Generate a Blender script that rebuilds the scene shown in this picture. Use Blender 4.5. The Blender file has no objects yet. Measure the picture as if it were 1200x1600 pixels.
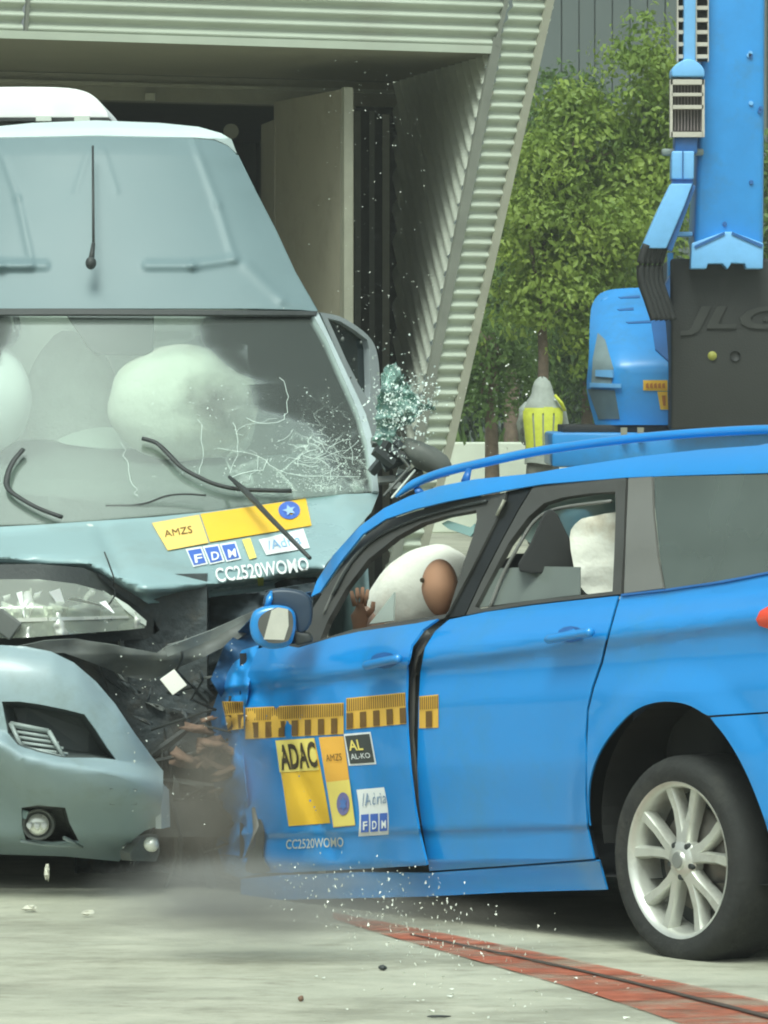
import bpy, bmesh, math, random
from mathutils import Vector, noise
from mathutils.geometry import tessellate_polygon

R = math.radians
random.seed(7)
scene = bpy.context.scene
col = scene.collection
# ---------------------------------------------------------------- camera, sky, sun, exposure
FPX, HOR, CH = 8000.0, 620.0, 1.65          # focal length in photo pixels, horizon row, eye height
cam_d = bpy.data.cameras.new('camera')
cam = bpy.data.objects.new('camera', cam_d)
col.objects.link(cam)
cam.location = (0, 0, CH)
cam.rotation_euler = (R(90), 0, 0)
cam_d.sensor_fit = 'VERTICAL'
cam_d.sensor_height = 24.0
cam_d.lens = 24.0 * FPX / 1600.0
cam_d.shift_y = -(800 - HOR) / 1600.0
cam_d.clip_end = 3000
scene.camera = cam

SUN_EL, SUN_AZ = 57, 192                     # azimuth: where the light comes from, clockwise from +Y
w = bpy.data.worlds.new('World')
scene.world = w
w.use_nodes = True
nt = w.node_tree
sky = nt.nodes.new('ShaderNodeTexSky')
sky.sky_type = 'NISHITA'
sky.sun_disc = False
sky.sun_elevation = R(SUN_EL)
sky.sun_rotation = R(SUN_AZ)
sky.air_density = 1.0
sky.dust_density = 6.0
sky.ozone_density = 1.0
hsv = nt.nodes.new('ShaderNodeHueSaturation')
hsv.inputs['Saturation'].default_value = 0.35   # overcast: most of the blue is gone
nt.links.new(sky.outputs[0], hsv.inputs['Color'])
bg = nt.nodes['Background']
bg.inputs[1].default_value = 0.12
nt.links.new(hsv.outputs[0], bg.inputs[0])
sd = bpy.data.lights.new('sun', 'SUN')
sd.energy = 1.5
sd.angle = R(25)
sd.color = (1.0, 0.97, 0.9)
sun = bpy.data.objects.new('sun', sd)
col.objects.link(sun)
az, el = R(SUN_AZ), R(SUN_EL)
sun_dir = Vector((math.sin(az) * math.cos(el), math.cos(az) * math.cos(el), math.sin(el)))
sun.rotation_euler = sun_dir.to_track_quat('Z', 'Y').to_euler()
sun.location = (-10, -10, 30)
vs = scene.view_settings
vs.view_transform = 'Standard'
vs.look = 'None'
vs.gamma = 1.0
vs.exposure = 0.45
vs.use_curve_mapping = False
vs.use_white_balance = True                 # the photograph has a green cast
vs.white_balance_temperature = 6100
vs.white_balance_tint = -6

scene.cycles.filter_width = 2.0              # the photograph is soft

# ---------------------------------------------------------------- materials
MATS = {}
def mat(name, c, rough=.55, metal=0., var=.12, scale=5., bump=0., bscale=60., coat=0., spec=.5, alpha=1., dirt=None, dscale=2.):
    if name in MATS: return MATS[name]
    m = bpy.data.materials.new(name)
    m.use_nodes = True
    t = m.node_tree
    b = t.nodes['Principled BSDF']
    tc = t.nodes.new('ShaderNodeTexCoord')
    n = t.nodes.new('ShaderNodeTexNoise')
    n.inputs['Scale'].default_value = scale
    n.inputs['Detail'].default_value = 6
    n.inputs['Roughness'].default_value = .65
    t.links.new(tc.outputs['Object'], n.inputs['Vector'])
    r = t.nodes.new('ShaderNodeValToRGB')
    r.color_ramp.elements[0].position = .3
    r.color_ramp.elements[1].position = .7
    r.color_ramp.elements[0].color = tuple(max(0, x * (1 - var)) for x in c) + (1,)
    r.color_ramp.elements[1].color = tuple(min(1, x * (1 + var)) for x in c) + (1,)
    t.links.new(n.outputs[0], r.inputs[0])
    out = r.outputs[0]
    if dirt:
        n2 = t.nodes.new('ShaderNodeTexNoise')
        n2.inputs['Scale'].default_value = dscale
        n2.inputs['Detail'].default_value = 8
        n2.inputs['Roughness'].default_value = .7
        t.links.new(tc.outputs['Object'], n2.inputs['Vector'])
        r2 = t.nodes.new('ShaderNodeValToRGB')
        r2.color_ramp.elements[0].position = .52
        r2.color_ramp.elements[1].position = .75
        t.links.new(n2.outputs[0], r2.inputs[0])
        mx = t.nodes.new('ShaderNodeMix'); mx.data_type = 'RGBA'
        t.links.new(r2.outputs[0], mx.inputs[0])
        t.links.new(out, mx.inputs[6])
        mx.inputs[7].default_value = tuple(dirt) + (1,)
        out = mx.outputs[2]
    t.links.new(out, b.inputs['Base Color'])
    mr = t.nodes.new('ShaderNodeMapRange')
    mr.inputs['To Min'].default_value = max(.02, rough - .08)
    mr.inputs['To Max'].default_value = min(1, rough + .1)
    t.links.new(n.outputs[0], mr.inputs[0])
    t.links.new(mr.outputs[0], b.inputs['Roughness'])
    b.inputs['Metallic'].default_value = metal
    b.inputs['Coat Weight'].default_value = coat
    b.inputs['Coat Roughness'].default_value = .12
    b.inputs['Specular IOR Level'].default_value = spec
    b.inputs['Alpha'].default_value = alpha
    if bump:
        nb = t.nodes.new('ShaderNodeTexNoise')
        nb.inputs['Scale'].default_value = bscale
        nb.inputs['Detail'].default_value = 5
        t.links.new(tc.outputs['Object'], nb.inputs['Vector'])
        bp = t.nodes.new('ShaderNodeBump')
        bp.inputs['Strength'].default_value = bump
        bp.inputs['Distance'].default_value = .02
        t.links.new(nb.outputs[0], bp.inputs['Height'])
        t.links.new(bp.outputs[0], b.inputs['Normal'])
    MATS[name] = m
    return m

def glass_mat(name, tint, haze_col, haze, gloss_rough=.03, cracks=None):
    """thin pane: tinted see-through + pale film painting in sky glare + mirror reflection by angle"""
    m = bpy.data.materials.new(name); m.use_nodes = True
    t = m.node_tree
    for n in list(t.nodes): t.nodes.remove(n)
    o = t.nodes.new('ShaderNodeOutputMaterial')
    tr = t.nodes.new('ShaderNodeBsdfTransparent'); tr.inputs[0].default_value = tuple(tint) + (1,)
    df = t.nodes.new('ShaderNodeBsdfDiffuse'); df.inputs[0].default_value = tuple(haze_col) + (1,)
    gl = t.nodes.new('ShaderNodeBsdfGlossy'); gl.inputs['Roughness'].default_value = gloss_rough
    fr = t.nodes.new('ShaderNodeFresnel'); fr.inputs[0].default_value = 1.5
    tc = t.nodes.new('ShaderNodeTexCoord')
    n = t.nodes.new('ShaderNodeTexNoise'); n.inputs['Scale'].default_value = 1.6; n.inputs['Detail'].default_value = 3
    n.inputs['Roughness'].default_value = .7
    t.links.new(tc.outputs['Object'], n.inputs['Vector'])
    mr = t.nodes.new('ShaderNodeMapRange')
    mr.inputs['From Min'].default_value = .3; mr.inputs['From Max'].default_value = .75
    mr.inputs['To Min'].default_value = haze * .85; mr.inputs['To Max'].default_value = min(1, haze * 1.15)
    t.links.new(n.outputs[0], mr.inputs[0])
    fac = mr.outputs[0]
    if cracks:
        cx, cy, cz, rad = cracks
        vd = t.nodes.new('ShaderNodeVectorMath'); vd.operation = 'DISTANCE'
        t.links.new(tc.outputs['Object'], vd.inputs[0]); vd.inputs[1].default_value = (cx, cy, cz)
        m1 = t.nodes.new('ShaderNodeMapRange')
        m1.inputs['From Min'].default_value = rad * .25; m1.inputs['From Max'].default_value = rad
        m1.inputs['To Min'].default_value = 1; m1.inputs['To Max'].default_value = 0
        t.links.new(vd.outputs['Value'], m1.inputs[0])
        nd = t.nodes.new('ShaderNodeTexNoise'); nd.inputs['Scale'].default_value = 6; nd.inputs['Detail'].default_value = 4
        t.links.new(tc.outputs['Object'], nd.inputs['Vector'])
        ad = t.nodes.new('ShaderNodeVectorMath'); ad.operation = 'MULTIPLY_ADD'
        t.links.new(nd.outputs['Color'], ad.inputs[0]); ad.inputs[1].default_value = (.12, .12, .12)
        t.links.new(tc.outputs['Object'], ad.inputs[2])
        tot = None
        for sc, wd in ((6., .035), (17., .05)):
            v = t.nodes.new('ShaderNodeTexVoronoi'); v.feature = 'DISTANCE_TO_EDGE'; v.inputs['Scale'].default_value = sc
            t.links.new(ad.outputs[0], v.inputs['Vector'])
            q = t.nodes.new('ShaderNodeMapRange')
            q.inputs['From Min'].default_value = 0; q.inputs['From Max'].default_value = wd
            q.inputs['To Min'].default_value = .5; q.inputs['To Max'].default_value = 0
            t.links.new(v.outputs['Distance'], q.inputs[0])
            nn = t.nodes.new('ShaderNodeTexNoise'); nn.noise_dimensions = '4D'; nn.inputs['Scale'].default_value = 4.; nn.inputs['W'].default_value = sc
            t.links.new(tc.outputs['Object'], nn.inputs['Vector'])
            q2 = t.nodes.new('ShaderNodeMapRange'); q2.inputs['From Min'].default_value = .45; q2.inputs['From Max'].default_value = .62
            t.links.new(nn.outputs[0], q2.inputs[0])
            mm = t.nodes.new('ShaderNodeMath'); mm.operation = 'MULTIPLY'
            t.links.new(q.outputs[0], mm.inputs[0]); t.links.new(q2.outputs[0], mm.inputs[1])
            if tot is None: tot = mm.outputs[0]
            else:
                mxx = t.nodes.new('ShaderNodeMath'); mxx.operation = 'MAXIMUM'
                t.links.new(tot, mxx.inputs[0]); t.links.new(mm.outputs[0], mxx.inputs[1]); tot = mxx.outputs[0]
        m2 = t.nodes.new('ShaderNodeMath'); m2.operation = 'MULTIPLY'
        t.links.new(tot, m2.inputs[0]); t.links.new(m1.outputs[0], m2.inputs[1])
        m3 = t.nodes.new('ShaderNodeMath'); m3.operation = 'MAXIMUM'
        t.links.new(m2.outputs[0], m3.inputs[0]); t.links.new(fac, m3.inputs[1])
        fac = m3.outputs[0]
    mx1 = t.nodes.new('ShaderNodeMixShader')
    t.links.new(fac, mx1.inputs[0]); t.links.new(tr.outputs[0], mx1.inputs[1]); t.links.new(df.outputs[0], mx1.inputs[2])
    mx2 = t.nodes.new('ShaderNodeMixShader')
    t.links.new(fr.outputs[0], mx2.inputs[0]); t.links.new(mx1.outputs[0], mx2.inputs[1]); t.links.new(gl.outputs[0], mx2.inputs[2])
    t.links.new(mx2.outputs[0], o.inputs[0])
    return m

# ---------------------------------------------------------------- helpers
def tag(o, label=None, cat=None, group=None, kind=None):
    if label: o['label'] = label
    if cat: o['category'] = cat
    if group: o['group'] = group
    if kind: o['kind'] = kind
    return o

def thing(name, label, cat, loc, group=None):
    o = bpy.data.objects.new(name, None)
    o.empty_display_size = .2
    col.objects.link(o)
    o.location = loc
    return tag(o, label, cat, group)

def rootloc(p):
    while p is not None and p.parent is not None: p = p.parent
    return Vector(p.location) if p is not None else Vector((0, 0, 0))

def build(name, verts, faces, m, parent=None, smooth=False, label=None):
    off = rootloc(parent)
    me = bpy.data.meshes.new(name)
    me.from_pydata([tuple(Vector(v) - off) for v in verts], [], faces)
    me.update()
    if smooth: me.polygons.foreach_set('use_smooth', [True] * len(me.polygons))
    if m: me.materials.append(m)
    o = bpy.data.objects.new(name, me)
    col.objects.link(o)
    if parent: o.parent = parent
    if label: o['label'] = label
    return o

class MB:
    """collects shapes that form ONE part"""
    def __init__(s): s.v = []; s.f = []
    def add(s, v, f):
        k = len(s.v); s.v += [Vector(x) for x in v]; s.f += [tuple(i + k for i in q) for q in f]; return s
    def box(s, c, size, ax=None, bevel=0):
        ax = ax or (Vector((1, 0, 0)), Vector((0, 1, 0)), Vector((0, 0, 1)))
        c = Vector(c)
        if bevel:
            b = bmesh.new(); bmesh.ops.create_cube(b, size=1)
            for vv in b.verts: vv.co = Vector((vv.co.x * size[0], vv.co.y * size[1], vv.co.z * size[2]))
            bmesh.ops.bevel(b, geom=list(b.edges), offset=bevel, segments=2, affect='EDGES', profile=.5)
            b.verts.index_update()
            vs_ = [c + ax[0] * q.co.x + ax[1] * q.co.y + ax[2] * q.co.z for q in b.verts]
            fs_ = [[q.index for q in f.verts] for f in b.faces]
            b.free(); return s.add(vs_, fs_)
        v = []
        for z in (-.5, .5):
            for x, y in ((-.5, -.5), (.5, -.5), (.5, .5), (-.5, .5)):
                v.append(c + ax[0] * x * size[0] + ax[1] * y * size[1] + ax[2] * z * size[2])
        return s.add(v, [(0, 3, 2, 1), (4, 5, 6, 7), (0, 1, 5, 4), (1, 2, 6, 5), (2, 3, 7, 6), (3, 0, 4, 7)])
    def tube(s, pts, r, n=8, flat=1.):
        pts = [Vector(p) for p in pts]
        rr = r if isinstance(r, (list, tuple)) else [r] * len(pts)
        v, f = [], []
        up = Vector((0, 0, 1))
        for i, p in enumerate(pts):
            d = (pts[min(i + 1, len(pts) - 1)] - pts[max(i - 1, 0)]).normalized()
            a = d.cross(up)
            if a.length < .1: a = d.cross(Vector((1, 0, 0)))
            a.normalize(); b = d.cross(a).normalized()
            for k in range(n):
                t = 2 * math.pi * k / n
                v.append(p + a * math.cos(t) * rr[i] + b * math.sin(t) * rr[i] * flat)
        for i in range(len(pts) - 1):
            for k in range(n):
                f.append((i * n + k, i * n + (k + 1) % n, (i + 1) * n + (k + 1) % n, (i + 1) * n + k))
        f.append(tuple(range(n - 1, -1, -1))); f.append(tuple((len(pts) - 1) * n + k for k in range(n)))
        return s.add(v, f)
    def lathe(s, prof, c, ax, n=48):
        """prof: (radius, along) pairs round axis ax through c"""
        ax = Vector(ax).normalized()
        a = ax.cross(Vector((0, 0, 1)))
        if a.length < .1: a = Vector((1, 0, 0))
        a.normalize(); b = ax.cross(a)
        v, f = [], []
        for r, h in prof:
            for k in range(n):
                t = 2 * math.pi * k / n
                v.append(Vector(c) + ax * h + a * math.cos(t) * r + b * math.sin(t) * r)
        for i in range(len(prof) - 1):
            for k in range(n):
                f.append((i * n + k, i * n + (k + 1) % n, (i + 1) * n + (k + 1) % n, (i + 1) * n + k))
        return s.add(v, f)
    def done(s, name, m, parent=None, smooth=False, label=None, auto=None):
        o = build(name, s.v, s.f, m, parent, smooth or bool(auto), label)
        if auto:
            bm = bmesh.new(); bm.from_mesh(o.data)
            bmesh.ops.recalc_face_normals(bm, faces=bm.faces[:])
            bm.to_mesh(o.data); bm.free()
            o.data.set_sharp_from_angle(angle=R(auto))
        return o

def P(px, py, d): return Vector(((px - 600) / FPX * d, d, CH - (py - HOR) / FPX * d))
def ground(px, py, z=0.):
    d = FPX * (CH - z) / (py - HOR); return P(px, py, d)

def hit(px, py, G, d0):
    """distance along the ray of a photo pixel to the surface G(point, px, py) = 0"""
    a, b = d0 - .15, d0 + .15
    ga, gb = G(P(px, py, a), px, py), G(P(px, py, b), px, py)
    for _ in range(14):
        if abs(gb - ga) < 1e-9: break
        c = b - gb * (b - a) / (gb - ga)
        c = max(d0 - 2.2, min(d0 + 2.2, c))
        a, ga = b, gb
        b = c; gb = G(P(px, py, b), px, py)
        if abs(gb) < 1e-5: break
    return b

def cat(pts, n=5, closed=True):
    """Catmull-Rom through 2D points"""
    out = []; L = len(pts)
    rng = range(L) if closed else range(L - 1)
    for i in rng:
        if closed: p0, p1, p2, p3 = pts[i - 1], pts[i], pts[(i + 1) % L], pts[(i + 2) % L]
        else: p0, p1, p2, p3 = pts[max(i - 1, 0)], pts[i], pts[i + 1], pts[min(i + 2, L - 1)]
        for k in range(n):
            t = k / n
            out.append(tuple(.5 * (2 * p1[j] + (p2[j] - p0[j]) * t + (2 * p0[j] - 5 * p1[j] + 4 * p2[j] - p3[j]) * t * t + (3 * p1[j] - p0[j] - 3 * p2[j] + p3[j]) * t ** 3) for j in range(len(p1))))
    if not closed: out.append(tuple(pts[-1]))
    return out

def tess(outer, holes, step):
    loops = [[Vector((p[0], p[1], 0)) for p in outer]] + [[Vector((p[0], p[1], 0)) for p in h] for h in holes]
    tris = tessellate_polygon(loops)
    flat = [p for l in loops for p in l]
    bm = bmesh.new()
    vv = [bm.verts.new(p) for p in flat]
    for t in tris:
        try: bm.faces.new([vv[i] for i in t])
        except ValueError: pass
    xs = [p.x for p in flat]; ys = [p.y for p in flat]
    def cuts(lo, hi, ax):
        k = math.floor(lo / step) + 1
        while k * step < hi:
            co = Vector((k * step + .013, 0, 0)) if ax == 0 else Vector((0, k * step + .013, 0))
            no = Vector((1, 0, 0)) if ax == 0 else Vector((0, 1, 0))
            bmesh.ops.bisect_plane(bm, geom=bm.verts[:] + bm.edges[:] + bm.faces[:], plane_co=co, plane_no=no, dist=.002)
            k += 1
    cuts(min(xs), max(xs), 0); cuts(min(ys), max(ys), 1)
    bmesh.ops.dissolve_limit(bm, angle_limit=.001, verts=[], edges=[])
    bm.verts.index_update()
    v = [(q.co.x, q.co.y) for q in bm.verts]
    f = []
    for q in bm.faces:
        idx = [x.index for x in q.verts]
        ar = sum(v[idx[i - 1]][0] * v[idx[i]][1] - v[idx[i]][0] * v[idx[i - 1]][1] for i in range(len(idx)))
        if abs(ar) < 1e-6: continue
        f.append(idx if ar < 0 else idx[::-1])      # pixel y runs down: clockwise here faces the viewer
    edges = {}
    for q in f:
        for i in range(len(q)):
            a, b = q[i - 1], q[i]
            if (b, a) in edges: edges[(b, a)] = 0
            elif (a, b) not in edges: edges[(a, b)] = 1
    bm.free()
    return v, f, [e for e, c in edges.items() if c]

def panel(name, outer, G, d0, m, parent, holes=(), step=20, thick=.004, curve=0, off=0., label=None, hcurve=0):
    if curve: outer = cat(outer, curve)
    if hcurve: holes = [cat(h, hcurve) for h in holes]
    v, f, rim = tess(outer, holes, step)
    front = []
    for x, y in v:
        d = hit(x, y, G, d0) - off
        front.append(P(x, y, d))
    nrm = [Vector((0, 0, 0)) for _ in front]
    for q in f:
        n = Vector((0, 0, 0))
        for i in range(len(q)):
            n += front[q[i - 1]].cross(front[q[i]])
        for i in q: nrm[i] += n
    for i, n in enumerate(nrm):
        nrm[i] = n.normalized() if n.length > 1e-12 else Vector((0, -1, 0))
    if sum((n.dot(p - Vector((0, 0, CH))) for n, p in zip(nrm, front))) > 0:
        nrm = [-n for n in nrm]; f = [q[::-1] for q in f]; rim = [(b, a) for a, b in rim]
    N = len(front)
    back = [p - n * thick for p, n in zip(front, nrm)]
    V = front + back
    F = list(f) + [[i + N for i in q[::-1]] for q in f]
    sm = [True] * len(F)
    k = len(V)
    for a, b in rim:
        V += [front[b], front[a], back[a], back[b]]
        F.append((k, k + 1, k + 2, k + 3)); sm.append(False); k += 4
    o = build(name, V, F, m, parent, False, label)
    o.data.polygons.foreach_set('use_smooth', sm)
    return o

def quad_uv(q, s, t):
    """q = TL,TR,BR,BL pixels; s right, t down"""
    tl, tr, br, bl = q
    return tuple((tl[j] * (1 - s) + tr[j] * s) * (1 - t) + (bl[j] * (1 - s) + br[j] * s) * t for j in (0, 1))

def decal(name, q, G, d0, m, parent, off=.003, n=8, bend=0., label=None):
    v, f = [], []
    for j in range(n + 1):
        for i in range(n + 1):
            s, t = i / n, j / n
            x, y = quad_uv(q, s, t)
            x += bend * math.sin(t * math.pi)
            v.append(P(x, y, hit(x, y, G, d0) - off))
    for j in range(n):
        for i in range(n):
            a = j * (n + 1) + i
            f.append((a, a + n + 1, a + n + 2, a + 1))
    return build(name, v, f, m, parent, True, label)

def text_shape(body, bold=.0):
    c = bpy.data.curves.new('lettering', 'FONT')
    c.body = body
    c.offset = bold
    c.resolution_u = 3
    o = bpy.data.objects.new('lettering', c)
    col.objects.link(o)
    dg = bpy.context.evaluated_depsgraph_get()
    me = bpy.data.meshes.new_from_object(o.evaluated_get(dg))
    vs_ = [v.co.copy() for v in me.vertices]; fs_ = [list(p.vertices) for p in me.polygons]
    col.objects.unlink(o); bpy.data.objects.remove(o); bpy.data.curves.remove(c); bpy.data.meshes.remove(me)
    x0 = min(v.x for v in vs_); x1 = max(v.x for v in vs_); y0 = min(v.y for v in vs_); y1 = max(v.y for v in vs_)
    return [((v.x - x0) / (x1 - x0), 1 - (v.y - y0) / (y1 - y0)) for v in vs_], fs_

def lettering(body, q, G, d0, m, parent, off=.006, bold=.01, bend=0.):
    st, f = text_shape(body, bold)
    v = []
    for s, t in st:
        x, y = quad_uv(q, s, t)
        x += bend * math.sin(t * math.pi)
        v.append(P(x, y, hit(x, y, G, d0) - off))
    return build('lettering', v, f, m, parent)

def blob(name, c, rad, m, parent=None, seg=28, amp=.06, freq=2.5, shape=None, label=None, squ=1.):
    v, f = [], []
    c = Vector(c); rings = seg // 2
    for j in range(rings + 1):
        ph = math.pi * j / rings
        for i in range(seg):
            th = 2 * math.pi * i / seg
            d = Vector((math.sin(ph) * math.cos(th), math.sin(ph) * math.sin(th), math.cos(ph)))
            if squ != 1: d = Vector([math.copysign(abs(x) ** squ, x) for x in d])
            k = 1 + amp * noise.noise(d * freq + c * 3)
            q = Vector((d.x * rad[0], d.y * rad[1], d.z * rad[2])) * k
            if shape: q = shape(q, d)
            v.append(c + q)
    for j in range(rings):
        for i in range(seg):
            f.append((j * seg + i, (j + 1) * seg + i, (j + 1) * seg + (i + 1) % seg, j * seg + (i + 1) % seg))
    return build(name, v, f, m, parent, True, label)

def seg_dist(x, y, a, b):
    dx, dy = b[0] - a[0], b[1] - a[1]
    t = max(0, min(1, ((x - a[0]) * dx + (y - a[1]) * dy) / (dx * dx + dy * dy)))
    return math.hypot(x - a[0] - t * dx, y - a[1] - t * dy)

def smooth(a, b, x):
    t = max(0., min(1., (x - a) / (b - a))); return t * t * (3 - 2 * t)
def interp(tab, x):
    if x <= tab[0][0]: return tab[0][1]
    for (a, ya), (b, yb) in zip(tab, tab[1:]):
        if x <= b:
            t = (x - a) / (b - a); t = t * t * (3 - 2 * t) * .5 + t * .5
            return ya + (yb - ya) * t
    return tab[-1][1]
def skin(name, pts, edges, m, parent, root=0, sub=2, label=None):
    off = rootloc(parent)
    me = bpy.data.meshes.new(name)
    me.from_pydata([tuple(Vector(p[:3]) - off) for p in pts], edges, [])
    o = bpy.data.objects.new(name, me)
    col.objects.link(o)
    if parent: o.parent = parent
    if label: o['label'] = label
    me.materials.append(m)
    md = o.modifiers.new('skin', 'SKIN')
    if not me.skin_vertices: me.skin_vertices.new()
    for i, p in enumerate(pts):
        r = p[3]
        me.skin_vertices[0].data[i].radius = r if isinstance(r, tuple) else (r, r)
        me.skin_vertices[0].data[i].use_root = (i == root)
    md.use_smooth_shade = True
    s = o.modifiers.new('sub', 'SUBSURF'); s.levels = sub; s.render_levels = sub
    return o

# ================================================================ SETTING
def concrete_mat():
    m = mat('concrete_floor', (.39, .39, .30), rough=.85, var=.16, scale=.9, bump=.25, bscale=45)
    t = m.node_tree; b = t.nodes['Principled BSDF']
    old = b.inputs['Base Color'].links[0].from_socket
    tc = t.nodes.new('ShaderNodeTexCoord')
    mp = t.nodes.new('ShaderNodeMapping'); mp.inputs['Scale'].default_value = (.8, 1.3, 1); mp.inputs['Rotation'].default_value = (0, 0, .1)
    t.links.new(tc.outputs['Object'], mp.inputs[0])
    prev = old
    for sc, lo, hi, colr in ((1.1, .44, .62, (.155, .15, .105)), (2.6, .47, .66, (.52, .51, .40)), (5., .54, .70, (.20, .19, .14)), (14., .60, .72, (.16, .15, .12))):
        n = t.nodes.new('ShaderNodeTexNoise'); n.inputs['Scale'].default_value = sc; n.inputs['Detail'].default_value = 8
        n.inputs['Roughness'].default_value = .68
        t.links.new(mp.outputs[0], n.inputs['Vector'])
        r = t.nodes.new('ShaderNodeValToRGB'); r.color_ramp.elements[0].position = lo; r.color_ramp.elements[1].position = hi
        t.links.new(n.outputs[0], r.inputs[0])
        k = t.nodes.new('ShaderNodeMath'); k.operation = 'MULTIPLY'; k.inputs[1].default_value = .62
        t.links.new(r.outputs[0], k.inputs[0])
        x = t.nodes.new('ShaderNodeMix'); x.data_type = 'RGBA'
        t.links.new(k.outputs[0], x.inputs[0]); t.links.new(prev, x.inputs[6]); x.inputs[7].default_value = colr + (1,)
        prev = x.outputs[2]
    t.links.new(prev, b.inputs['Base Color'])
    return m
g = MB().add([(-600, -200, 0), (600, -200, 0), (600, 1500, 0), (-600, 1500, 0)], [(0, 1, 2, 3)]).done('ground', concrete_mat())
tag(g, 'pale stained concrete floor of the test yard', kind='structure')

m_red = mat('red_paint', (.36, .10, .05), rough=.85, var=.3, scale=6, bump=.2, bscale=60, dirt=(.27, .25, .19), dscale=6)
nt_ = m_red.node_tree; b_ = nt_.nodes['Principled BSDF']
wn = nt_.nodes.new('ShaderNodeTexNoise'); wn.inputs['Scale'].default_value = 2.6; wn.inputs['Detail'].default_value = 8; wn.inputs['Roughness'].default_value = .62
tcw = nt_.nodes.new('ShaderNodeTexCoord'); mpw = nt_.nodes.new('ShaderNodeMapping'); mpw.inputs['Scale'].default_value = (1, 2.5, 1)
nt_.links.new(tcw.outputs['Object'], mpw.inputs[0]); nt_.links.new(mpw.outputs[0], wn.inputs['Vector'])
rw = nt_.nodes.new('ShaderNodeValToRGB'); rw.color_ramp.elements[0].position = .40; rw.color_ramp.elements[1].position = .62
rw.color_ramp.elements[0].color = (.3, .3, .3, 1)
nt_.links.new(wn.outputs[0], rw.inputs[0]); nt_.links.new(rw.outputs[0], b_.inputs['Alpha'])       # paint worn through to the concrete
def stripe(top, bot, z, m, name, label):
    T, B = cat(top, 6, False), cat(bot, 6, False)
    v = [ground(*p, z) for p in T] + [ground(*p, z) for p in B]
    n = len(T)
    o = build(name, v, [(i, n + i, n + i + 1, i + 1) for i in range(n - 1)], m)
    return tag(o, label, kind='structure')
stripe([(520, 1426), (600, 1440), (760, 1471), (900, 1500), (1030, 1528), (1200, 1564), (1330, 1592)],
       [(520, 1434), (600, 1460), (760, 1505), (900, 1545), (1000, 1577), (1100, 1612), (1230, 1660)], .004, m_red,
       'floor_marking', 'worn red painted stripe curving across the concrete floor')
stripe([(640, 1458), (800, 1491), (960, 1526), (1100, 1560), (1330, 1618)],
       [(640, 1459.5), (800, 1493.5), (960, 1529.5), (1100, 1564.5), (1330, 1624)], .008, mat('joint_filler', (.07, .05, .035), rough=.8, var=.3, scale=8),
       'floor_joint', 'thin dark joint line running along the red stripe')

# ---------------------------------------------------------------- hall with corrugated front and open gate
m_clad = mat('cladding_sheet', (.40, .44, .36), rough=.45, metal=.0, var=.06, scale=2, spec=.6, dirt=(.36, .375, .31), dscale=1.2)
m_trim = mat('cladding_trim', (.17, .18, .15), rough=.5, var=.1)
m_soff = mat('soffit', (.20, .195, .145), rough=.7, var=.08)
m_beam = mat('beam_paint', (.22, .215, .165), rough=.6, var=.1)
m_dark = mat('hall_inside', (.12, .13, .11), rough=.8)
m_leaf = mat('gate_leaf', (.26, .245, .185), rough=.6, var=.05, dirt=(.2, .19, .14), dscale=3)
m_gframe = mat('gate_frame', (.27, .27, .21), rough=.45)
m_rev = mat('reveal_sheet', (.52, .55, .47), rough=.5, var=.06)
K = .46
def plane_y(px, back=0.): return (38 + back + K * 2.85) / (1 - K * (px - 600) / FPX)
def on_facade(px, z, back=0.):
    d = plane_y(px, back); return Vector(((px - 600) / FPX * d, d, z))
hall = thing('test_hall', 'grey green hall with ribbed metal cladding and an open gate behind the van', 'building', on_facade(200, 0))
FN = Vector((K, -1, 0)).normalized()            # facade outward normal
def corr(name, lf, rf, z0, z1, pitch=.097, amp=.027):
    """ribbed sheet on the facade plane between two pixel-defined side lines"""
    v, f = [], []
    n = int((z1 - z0) / pitch * 10)
    for i in range(n + 1):
        z = z0 + (z1 - z0) * i / n
        ph = (z / pitch) % 1
        bump_ = amp * math.sin(2 * math.pi * ph)
        for fn in (lf, rf):
            px = 600
            for _ in range(6):
                py = HOR - (z - CH) * FPX / plane_y(px); px = fn(py)
            v.append(on_facade(px, z) + FN * bump_)
    f = [(2 * i, 2 * i + 1, 2 * i + 3, 2 * i + 2) for i in range(n)]
    return build(name, v, f, m_clad, hall, True)
line = lambda a, b: (lambda y: a[0] + (b[0] - a[0]) * (y - a[1]) / (b[1] - a[1]))
seamL = line((800, 0), (771, 75))
edgeL = line((783, 75), (662, 680))
edgeR = line((866, 0), (697, 690))
def colL(y): return seamL(y) + 3 if y < 75 else max(edgeL(y), -200)
corr('cladding_sheet', lambda y: -700, lambda y: 38 + y * -.08, 4.36, 6.2)
corr('cladding_sheet', lambda y: 43 + y * -.08, lambda y: seamL(y) - 3, 4.36, 6.2)
corr('cladding_sheet', colL, edgeR, .0, 6.2)
def strip_on(name, pts, m, proud=.03, w=.05, parent=hall):
    mb = MB()
    for (a, b) in zip(pts, pts[1:]):
        pa, pb = a + FN * proud, b + FN * proud
        d = (pb - pa).normalized(); s = d.cross(FN).normalized()
        c = (pa + pb) / 2
        mb.box(c, (w, (pb - pa).length + .002, .04), (s, d, FN))
    return mb.done(name, m, parent)
def pz(px, py, back=0): return on_facade(px, CH - (py - HOR) / FPX * plane_y(px, back), back)
strip_on('edge_trim', [pz(871, -60), pz(702, 690), pz(640, 935)], m_gframe, .02, .06)
strip_on('edge_trim', [pz(776, 60), pz(655, 680), pz(606, 925)], m_trim, .012, .075)
strip_on('corner_trim', [pz(803, -60), pz(773, 72)], m_trim, .015, .03)
strip_on('seam', [pz(47, -60), pz(39, 48)], m_trim, .012, .022)
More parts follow.
